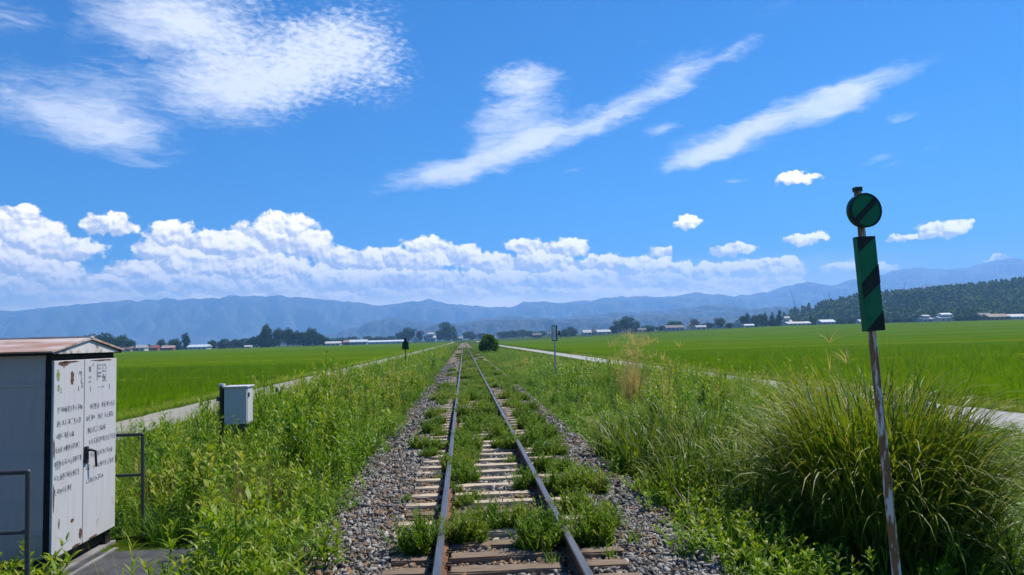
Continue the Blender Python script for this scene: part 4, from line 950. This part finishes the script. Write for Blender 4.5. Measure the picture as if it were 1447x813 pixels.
# ------------------------------------------------------------------ village buildings
CW = {'white': (.50, .50, .49), 'cream': (.62, .58, .50), 'grey': (.38, .40, .42), 'brown': (.24, .17, .12), 'red': (.34, .12, .08), 'blue': (.28, .36, .46), 'pale': (.55, .60, .64), 'dark': (.10, .10, .11), 'pink': (.45, .30, .24), 'tile': (.16, .15, .15)}
CM = {}
def cm(c):
    if c not in CM: CM[c] = simple(c+' house surface', CW[c], tuple(v*.8 for v in CW[c]), .6, .7)
    return CM[c]
m_win = simple('dark window glass', (.03, .04, .05), (.05, .06, .07), 1, .15)
def house(px, py, wpx, hpx, style, wall, roof, y, lab):
    q = at(px, py, y); z0 = float(gz(q[0], y)); s = y/F; w, h = wpx*s, hpx*s; d = max(6.0, min(w*.7, 12))
    zb = min(q[2], z0+1.5) if False else z0
    e = empty('farm_building' if style in ('long', 'shed') else 'house', (q[0], y, zb), random.uniform(-.15, .15)); tag(e, lab, 'building', 'village buildings beyond the fields')
    hw = h*(.55 if style != 'tier' else .45)
    MB().box((0, 0, hw/2-.3), (w*.94, d, hw+.6)).build('wall', cm(wall), e)
    def gable(z, ww, dd, rh, nm='roof'):
        return MB().prism([(-ww/2, -dd/2, z), (-ww/2, dd/2, z), (-ww/2, 0, z+rh)], (ww, 0, 0)).build(nm, cm(roof), e)
    if style == 'front':   # gable faces the viewer
        MB().prism([(-w/2, -d/2-.4, hw), (w/2, -d/2-.4, hw), (0, -d/2-.4, h)], (0, d+.8, 0)).build('roof', cm(roof), e)
    elif style == 'tier':
        gable(hw, w*1.04, d+1.5, h*.20); MB().box((0, 0, h*.72), (w*.55, d*.6, h*.22)).build('upper_wall', cm(wall), e); gable(h*.83, w*.66, d*.75, h*.19, 'upper_roof')
    elif style == 'tower':
        MB().box((0, 0, h*.70), (w*.5, d*.5, h*.5)).build('upper_wall', cm(wall), e); MB().box((0, 0, hw+.15), (w, d+.5, .3)).build('roof', cm(roof), e); MB().prism([(-w*.3, -d*.3, h*.92), (w*.3, -d*.3, h*.92), (0, -d*.3, h*1.08)], (0, d*.6, 0)).build('upper_roof', cm(roof), e)
    else: gable(hw, w*1.03, d+1.2, h-hw)
    nw = max(1, int(w/4.5))
    for i in range(min(nw, 6)):
        xx = (i+.5)/min(nw, 6)*w*.9-w*.45
        MB().box((xx, -d/2-.02, hw*.5), (1.6, .08, min(1.5, hw*.45))).build('window', m_win, e)
    return e
HS = [(175, 503, 24, 8, 'shed', 'pink', 'brown', 740, 'low brown roofed building peeping out beside the cabinet roof'), (197, 501, 20, 9, 'hip', 'white', 'grey', 750, 'small white house with grey roof left of the red roofs'),
      (219, 500, 10, 8, 'hip', 'red', 'red', 760, 'tiny red building left of the dark round tree'), (238, 500, 16, 7, 'shed', 'red', 'pink', 760, 'low red walled building between two dark trees'),
      (282, 498, 28, 7, 'long', 'pale', 'pale', 770, 'long pale roofed shed left of the long tree row'), (351, 496, 10, 4, 'shed', 'white', 'white', 790, 'tiny white shed under the long left tree row'),
      (471, 489, 21, 6, 'long', 'white', 'white', 800, 'low white shed right of the long left tree row'), (490, 486, 9, 7, 'hip', 'brown', 'pink', 860, 'small reddish brown house beside the low white shed'), (507, 486, 24, 7, 'long', 'blue', 'pale', 860, 'long blue grey shed in the middle of the left horizon'),
      (545, 485, 50, 5, 'long', 'pale', 'pale', 900, 'very long low pale shed on the left horizon'), (588, 482, 9, 9, 'front', 'white', 'grey', 1000, 'small white gabled house between two far left trees'), (609, 482, 14, 13, 'tier', 'grey', 'white', 1000, 'white roofed house left of the tallest far tree'),
      (650, 481, 8, 5, 'hip', 'white', 'grey', 1200, 'tiny white house where the rails meet the horizon'), (759, 476, 13, 7, 'hip', 'brown', 'tile', 1000, 'brown grey house left of the grey marker board'), (778, 475, 10, 8, 'hip', 'cream', 'tile', 1000, 'cream house behind the grey marker board'), (792, 475, 9, 8, 'hip', 'grey', 'tile', 1000, 'grey house just right of the marker board'),
      (829, 472, 13, 8, 'hip', 'white', 'white', 880, 'white roofed house left of the big dark trees'), (840, 471, 10, 13, 'tower', 'white', 'grey', 890, 'white tower house behind the white roofs at centre right'), (852, 471, 20, 7, 'long', 'white', 'white', 880, 'long white roofed hall beside the big dark trees'), (907, 470, 12, 6, 'hip', 'grey', 'tile', 880, 'grey house right of the big dark trees'),
      (952, 468, 28, 8, 'long', 'grey', 'tile', 820, 'long grey roofed farmhouse in the right middle'), (977, 466, 11, 10, 'front', 'cream', 'brown', 820, 'cream gabled house right of the grey farmhouse'), (990, 467, 15, 6, 'hip', 'white', 'grey', 800, 'low white house right of the cream gabled house'), (1028, 464, 11, 5, 'hip', 'white', 'grey', 770, 'tiny white house among village bushes'),
      (1043, 464, 12, 12, 'tower', 'white', 'grey', 750, 'white two storey house left of the village conifers'), (1058, 464, 14, 5, 'long', 'white', 'pale', 750, 'low white shed in front of the village trees'), (1112, 462, 13, 14, 'tier', 'white', 'white', 730, 'white tiered house beside the pointed conifers'), (1126, 461, 35, 6, 'long', 'white', 'white', 710, 'long white shed in front of the white tiered house'),
      (1167, 460, 22, 8, 'long', 'grey', 'pale', 720, 'grey white farm building left of the green panel'), (1216, 457, 10, 7, 'hip', 'white', 'grey', 720, 'small white house behind the green panel'), (1307, 456, 19, 11, 'tier', 'blue', 'grey', 700, 'blue grey house right of the green panel'),
      (1335, 455, 26, 13, 'tier', 'cream', 'pale', 700, 'white roofed two storey house below the wooded hill'), (1390, 452, 20, 12, 'hip', 'grey', 'tile', 720, 'grey roofed house behind the brown barn'), (1406, 455, 33, 10, 'long', 'brown', 'brown', 690, 'brown barn left of the bright white shed'), (1434, 454, 28, 9, 'long', 'white', 'white', 690, 'bright white shed at the right edge')]
for h_ in HS: house(*h_)

# ------------------------------------------------------------------ mountains
def mrange(pts, D, depth, label, foot, k, rough=.55, col=(.030, .036, .034), var=2.4):
    P = np.array([at(px, py, D) for px, py in pts]); X = np.linspace(P[0, 0], P[-1, 0], 420); H = np.interp(X, P[:, 0], P[:, 2])
    ker = np.hanning(5); ker /= ker.sum(); H = np.convolve(np.pad(H, 2, mode='edge'), ker, 'valid')
    px_ = D/F; H = H+px_*4.5*(pn(X, X*0, 1/(px_*9), k)-.5)+px_*2.0*(pn(X, X*0, 1/(px_*3.2), k+1)-.5)
    T = np.concatenate([np.linspace(-1, 0, 44), np.linspace(.06, 1, 14)])
    XX, TT_ = np.meshgrid(X, T); Hh = np.broadcast_to(H, XX.shape)
    at_ = np.abs(TT_); prof = (1-at_)**1.25
    sp = 1/(px_*12)
    nz = (pn(XX+TT_*depth*.35, TT_*depth*.5, sp, k)-.5)*1.2+(pn(XX-TT_*depth*.3, TT_*depth, sp*2.4, k+2)-.5)*.55+(pn(XX, TT_*depth, sp*6, k+3)-.5)*.25
    Z = foot+(Hh-foot)*prof*(1+nz*at_**.7*(1-at_)*2.2*rough*6)
    Z = np.where(at_ > 1e-6, np.minimum(Z, foot+(Hh-foot)*(1-.55*at_)), Z)
    V = np.stack([XX, D+TT_*depth, Z], -1).reshape(-1, 3); nx, ny = len(X), len(T)
    i = (np.arange(ny-1)[:, None]*nx+np.arange(nx-1)[None, :]).ravel(); Fc = np.stack([i, i+1, i+nx+1, i+nx], -1)
    m, N, b = newmat('mountain forest')
    pos = N.n('ShaderNodeNewGeometry').outputs['Position']; n1 = N.noise(pos, .0035, 7, .65)
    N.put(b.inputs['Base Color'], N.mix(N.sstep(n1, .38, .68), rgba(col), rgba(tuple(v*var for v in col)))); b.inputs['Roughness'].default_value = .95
    tag(link('mountain', np_mesh('mountain', V, Fc, m, smooth=True)), label, 'mountain', kind='structure')
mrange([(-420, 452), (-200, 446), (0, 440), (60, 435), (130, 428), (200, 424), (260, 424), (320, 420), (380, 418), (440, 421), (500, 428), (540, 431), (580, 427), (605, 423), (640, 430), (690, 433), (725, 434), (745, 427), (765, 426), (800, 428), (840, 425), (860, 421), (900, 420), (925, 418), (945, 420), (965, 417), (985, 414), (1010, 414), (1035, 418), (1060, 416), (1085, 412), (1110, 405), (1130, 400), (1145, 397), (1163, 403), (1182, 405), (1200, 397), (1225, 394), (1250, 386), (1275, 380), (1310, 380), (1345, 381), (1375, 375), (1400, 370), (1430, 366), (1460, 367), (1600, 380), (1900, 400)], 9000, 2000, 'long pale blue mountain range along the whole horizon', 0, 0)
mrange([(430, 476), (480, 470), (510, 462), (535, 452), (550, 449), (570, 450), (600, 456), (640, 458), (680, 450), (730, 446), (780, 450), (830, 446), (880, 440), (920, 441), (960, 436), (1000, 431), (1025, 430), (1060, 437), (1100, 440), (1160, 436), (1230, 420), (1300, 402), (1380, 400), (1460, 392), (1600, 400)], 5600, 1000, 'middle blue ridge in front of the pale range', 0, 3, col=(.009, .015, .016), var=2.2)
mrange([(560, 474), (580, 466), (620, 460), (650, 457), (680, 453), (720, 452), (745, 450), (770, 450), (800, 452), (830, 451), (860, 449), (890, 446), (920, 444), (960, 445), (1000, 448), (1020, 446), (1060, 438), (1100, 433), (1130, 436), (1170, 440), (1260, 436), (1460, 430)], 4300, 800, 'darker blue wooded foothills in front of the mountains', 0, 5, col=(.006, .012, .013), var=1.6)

# ------------------------------------------------------------------ haze
hz = MB().box((0, 5000, 449), (18400, 12600, 906)).build('haze', None)
m_h = bpy.data.materials.new('haze'); m_h.use_nodes = True; nt = m_h.node_tree; nt.nodes.clear()
out = nt.nodes.new('ShaderNodeOutputMaterial'); pv = nt.nodes.new('ShaderNodeVolumePrincipled')
pv.inputs['Color'].default_value = (.27, .545, 1.0, 1); pv.inputs['Density'].default_value = 1.65e-4; pv.inputs['Anisotropy'].default_value = .2
nt.links.new(pv.outputs[0], out.inputs['Volume'])
hz.data.materials.clear(); hz.data.materials.append(m_h); tag(hz, 'thin blue summer haze filling the air over the plain', 'haze', kind='stuff')

# ------------------------------------------------------------------ sun and sky
SUN_AZ, SUN_EL = math.radians(52), math.radians(54)
sd = Vector((math.sin(SUN_AZ)*math.cos(SUN_EL), math.cos(SUN_AZ)*math.cos(SUN_EL), math.sin(SUN_EL)))
sl = bpy.data.lights.new('sun', 'SUN'); sl.energy = 5.0; sl.angle = math.radians(.5); sl.color = (1, .95, .87)
so = bpy.data.objects.new('sun', sl); COL.objects.link(so); so.rotation_euler = (-sd).to_track_quat('-Z', 'Y').to_euler(); so.location = (30, 30, 60)
w = bpy.data.worlds.new('World'); scene.world = w; w.use_nodes = True; nt = w.node_tree; bg = nt.nodes['Background']; N = NT(nt)
sky = N.n('ShaderNodeTexSky', sky_type='NISHITA'); sky.sun_disc = False; sky.sun_elevation = SUN_EL; sky.sun_rotation = SUN_AZ
sky.air_density = 1.0; sky.dust_density = 0.0; sky.ozone_density = 3.0; sky.altitude = 0
SKY_STR = .10
bg.inputs[1].default_value = SKY_STR
hs = N.n('ShaderNodeHueSaturation'); hs.inputs['Saturation'].default_value = 1.76; hs.inputs['Value'].default_value = 1.08; N.put(hs.inputs['Color'], N.vm('MULTIPLY', sky.outputs[0], (.30, .54, .80)))
gen = N.n('ShaderNodeTexCoord').outputs['Generated']
sp = N.n('ShaderNodeSeparateXYZ'); N.put(sp.inputs[0], gen)
azn = N.math('MULTIPLY', N.math('ARCTAN2', sp.outputs[0], sp.outputs[1]), F); eln = N.math('MULTIPLY', N.math('ARCSINE', sp.outputs[2]), F)
cb = N.n('ShaderNodeCombineXYZ'); N.put(cb.inputs[0], azn); N.put(cb.inputs[1], eln); P0 = cb.outputs[0]
def ell(P, px, py, rx, ry, rot=0):
    u, v = azel(px, py); return N.mapping(P, (u, v, 0), (0, 0, math.radians(rot)), (rx, ry, 1), 'TEXTURE')
# --- high thin clouds
wn = N.noise(N.mapping(P0, rot=(0, 0, math.radians(-12)), scale=(.45, 1, 1)), .030, 5, .6, out=1)
wv = N.vm('MULTIPLY', N.vm('SUBTRACT', wn, (.5, .5, .5)), (60, 34, 0)); P1 = N.vm('ADD', P0, wv)
CIR = [(290, 40, 190, 75, 0, 1.0), (420, 100, 170, 52, 12, 1.0), (330, 140, 110, 44, 0, 1.0), (490, 55, 110, 45, 22, .8), (540, 110, 80, 50, 0, .5), (230, 30, 130, 40, -8, .6),
       (70, 150, 120, 46, -6, 1.0), (165, 190, 95, 30, -4, 1.0), (180, 130, 90, 30, -10, .5), (5, 25, 60, 26, 0, .6), (200, 228, 50, 8, 0, .35),
       (610, 250, 100, 20, 10, 1.1), (690, 220, 110, 24, 20, 1.2), (790, 190, 120, 22, 22, 1.2), (900, 150, 120, 18, 24, 1.0), (740, 150, 80, 50, 15, .95), (735, 112, 75, 20, 0, .9), (960, 105, 70, 30, 20, .65), (1040, 75, 60, 9, 22, .6), (690, 180, 60, 25, 25, .6),
       (1010, 205, 100, 22, 17, 1.2), (1110, 168, 130, 24, 18, 1.2), (1220, 128, 100, 20, 16, 1.1), (990, 222, 60, 12, 12, .8), (1150, 135, 120, 12, 14, .35),
       (938, 182, 36, 10, 4, .8), (1033, 256, 26, 6, 3, .8), (810, 244, 22, 5, 3, .6), (1240, 222, 30, 6, 8, .7), (1270, 162, 28, 6, 3, .6), (1258, 233, 18, 4, 3, .6), (1090, 14, 50, 12, 18, .28), (905, 60, 26, 9, 10, .25), (1320, 206, 14, 4, 0, .4)]
acc = None
P1c = P1
for i_, (px, py, rx, ry, rot, wt) in enumerate(CIR):
    if i_ % 12 == 11: P1c = N.vm('MULTIPLY_ADD', acc, (1e-7, 1e-7, 0), P1)   # keeps the shader compiler working through the list in batches
    v = N.math('MAXIMUM', N.math('SUBTRACT', 1.0, N.vm('LENGTH', ell(P1c, px, py, rx*1.08, ry*1.3, rot))), 0.0)
    acc = N.math('MULTIPLY', v, wt) if acc is None else N.math('MULTIPLY_ADD', v, wt, acc)
fine = N.noise(N.mapping(P1, rot=(0, 0, math.radians(-14)), scale=(.30, 1, 1)), .075, 6, .62)
# ripples of the mackerel cloud: short waves, strongest at its right end
u0, v0 = azel(500, 70)
rip = N.noise(N.mapping(P0, rot=(0, 0, math.radians(28)), scale=(.5, 1, 1)), .19, 3, .5, .3)
ripm = N.sstep(N.vm('LENGTH', ell(P0, 500, 80, 330, 150, 0)), 0.25, 1.0, 1, 0)
broad_ = N.noise(N.mapping(P1, rot=(0, 0, math.radians(-14)), scale=(.5, 1, 1)), .018, 4, .55)
cd = N.math('ADD', N.math('MULTIPLY', acc, 1.5), N.math('MULTIPLY', N.math('SUBTRACT', fine, .5), 1.5))
cd = N.math('ADD', cd, N.math('MULTIPLY', N.math('SUBTRACT', broad_, .5), .9))
cd = N.math('ADD', cd, N.math('MULTIPLY', N.math('MULTIPLY', N.math('SUBTRACT', rip, .5), 2.8), N.math('MULTIPLY', ripm, N.sstep(acc, .0, .3))))
fib = N.noise(N.mapping(P1, rot=(0, 0, math.radians(-10)), scale=(.16, 1, 1)), .20, 4, .6)
cd = N.math('ADD', cd, N.math('MULTIPLY', N.math('SUBTRACT', fib, .5), 1.3))
cd = N.math('MULTIPLY', N.sstep(cd, .12, 2.45), N.sstep(acc, .0, .35))
col = N.mix(N.math('MULTIPLY', cd, .93), hs.outputs[0], tuple(v/SKY_STR for v in (.76, .78, .83))+(1,))
# --- cumulus
wn2 = N.noise(P0, .055, 5, .62, out=1)
P2 = N.vm('ADD', P0, N.vm('MULTIPLY', N.vm('SUBTRACT', wn2, (.5, .5, .5)), (26, 26, 0)))
P2 = N.vm('MULTIPLY_ADD', col, (1e-7, 1e-7, 0), P2)   # evaluated after the high clouds
CUM = [(15, 325, 48, 34), (50, 345, 52, 34), (100, 352, 46, 20), (10, 365, 60, 40), (60, 385, 60, 26), (20, 405, 70, 26), (90, 402, 40, 18), (155, 317, 38, 19), (30, 304, 26, 16),
       (240, 335, 38, 22), (225, 355, 40, 22), (290, 345, 40, 22), (400, 322, 56, 24), (385, 335, 62, 30), (340, 350, 60, 28), (440, 345, 40, 26), (270, 375, 80, 28), (360, 380, 90, 30), (205, 385, 50, 24), (150, 402, 50, 16), (250, 400, 110, 24), (370, 405, 120, 24),
       (480, 365, 40, 20), (520, 370, 40, 20), (560, 365, 36, 18), (605, 350, 42, 20), (600, 370, 50, 22), (650, 360, 36, 18), (690, 372, 50, 20), (480, 395, 90, 24), (590, 395, 90, 22), (690, 398, 90, 22),
       (740, 350, 36, 16), (800, 352, 46, 17), (770, 370, 60, 20), (850, 372, 50, 16), (910, 378, 50, 16), (800, 395, 100, 22), (920, 395, 80, 20), (960, 382, 40, 14), (1005, 386, 46, 16), (1060, 382, 46, 18), (1100, 382, 40, 16), (1010, 402, 90, 14), (1095, 396, 40, 12),
       (935, 357, 22, 11), (973, 316, 24, 10), (1032, 352, 42, 10), (1136, 338, 32, 9), (1338, 324, 36, 13), (1320, 331, 22, 7), (1276, 337, 18, 6), (1125, 253, 36, 11), (1112, 257, 22, 7), (1200, 378, 40, 12), (1250, 380, 26, 9), (1410, 367, 14, 5), (1100, 372, 30, 10)]
CUM += [(x_, 408, 44, 12) for x_ in range(1030, 1150, 50)]
CUM += [(x_, 419+4*math.sin(x_*.7)-(x_ > 500)*4, 46, 11+3*math.sin(x_*1.9)) for x_ in range(-20, 1010, 62)]
F_ = None; S_ = None; P2c = P2
for i_, (px, py, rx, ry) in enumerate(CUM):
    if i_ % 12 == 11: P2c = N.vm('MULTIPLY_ADD', N.math('ADD', F_, S_), (1e-7, 1e-7, 0), P2)
    e_ = ell(P2c, px, py, rx, ry); v = N.math('SUBTRACT', 1.0, N.vm('LENGTH', e_))
    sy_ = N.vm('DOT_PRODUCT', e_, (.35, .95, 0))
    if F_ is None: F_, S_ = v, sy_
    else:
        gt = N.math('MINIMUM', N.math('MAXIMUM', N.math('MULTIPLY_ADD', N.math('SUBTRACT', v, F_), 8.0, .5), 0.0), 1.0); S_ = N.fmix(gt, S_, sy_); F_ = N.math('MAXIMUM', F_, v)
b1 = N.noise(P0, .045, 6, .58); b2 = N.noise(N.vm('ADD', P0, (-2.5, -5, 0)), .045, 6, .58)
lowb = N.noise(N.mapping(P0, scale=(.6, 1, 1)), .020, 3, .5)
dn = N.sstep(N.math('ADD', N.math('ADD', F_, N.math('MULTIPLY', N.math('SUBTRACT', b1, .5), 1.05)), N.math('MULTIPLY', N.math('SUBTRACT', lowb, .56), .75)), .03, .25)
relief = N.math('MULTIPLY', N.math('SUBTRACT', b1, b2), 3.4)
sh = N.sstep(N.math('ADD', N.math('MULTIPLY', S_, .75), relief), -.55, .5)
sc_ = N.mix(sh, tuple(v/SKY_STR for v in (.60, .60, .63))+(1,), tuple(v/SKY_STR for v in (1.7, 1.48, 1.12))+(1,))
# thin bright veil low over the mountains
veil = N.math('MULTIPLY', N.math('MULTIPLY', N.sstep(eln, 35, 115, 1, 0), N.sstep(eln, -10, 5)), N.sstep(azn, 420, 620, .95, .25))
vn = N.math('MULTIPLY', veil, N.sstep(N.noise(N.mapping(P0, scale=(.5, 1, 1)), .02, 5), .3, .6, .55, 1))
col = N.mix(vn, col, tuple(v/SKY_STR for v in (1.75, 1.5, 1.15))+(1,))
col = N.mix(N.math('MULTIPLY', dn, N.sstep(eln, 42, 105, .25, .95)), col, sc_)
N.put(bg.inputs[0], col)
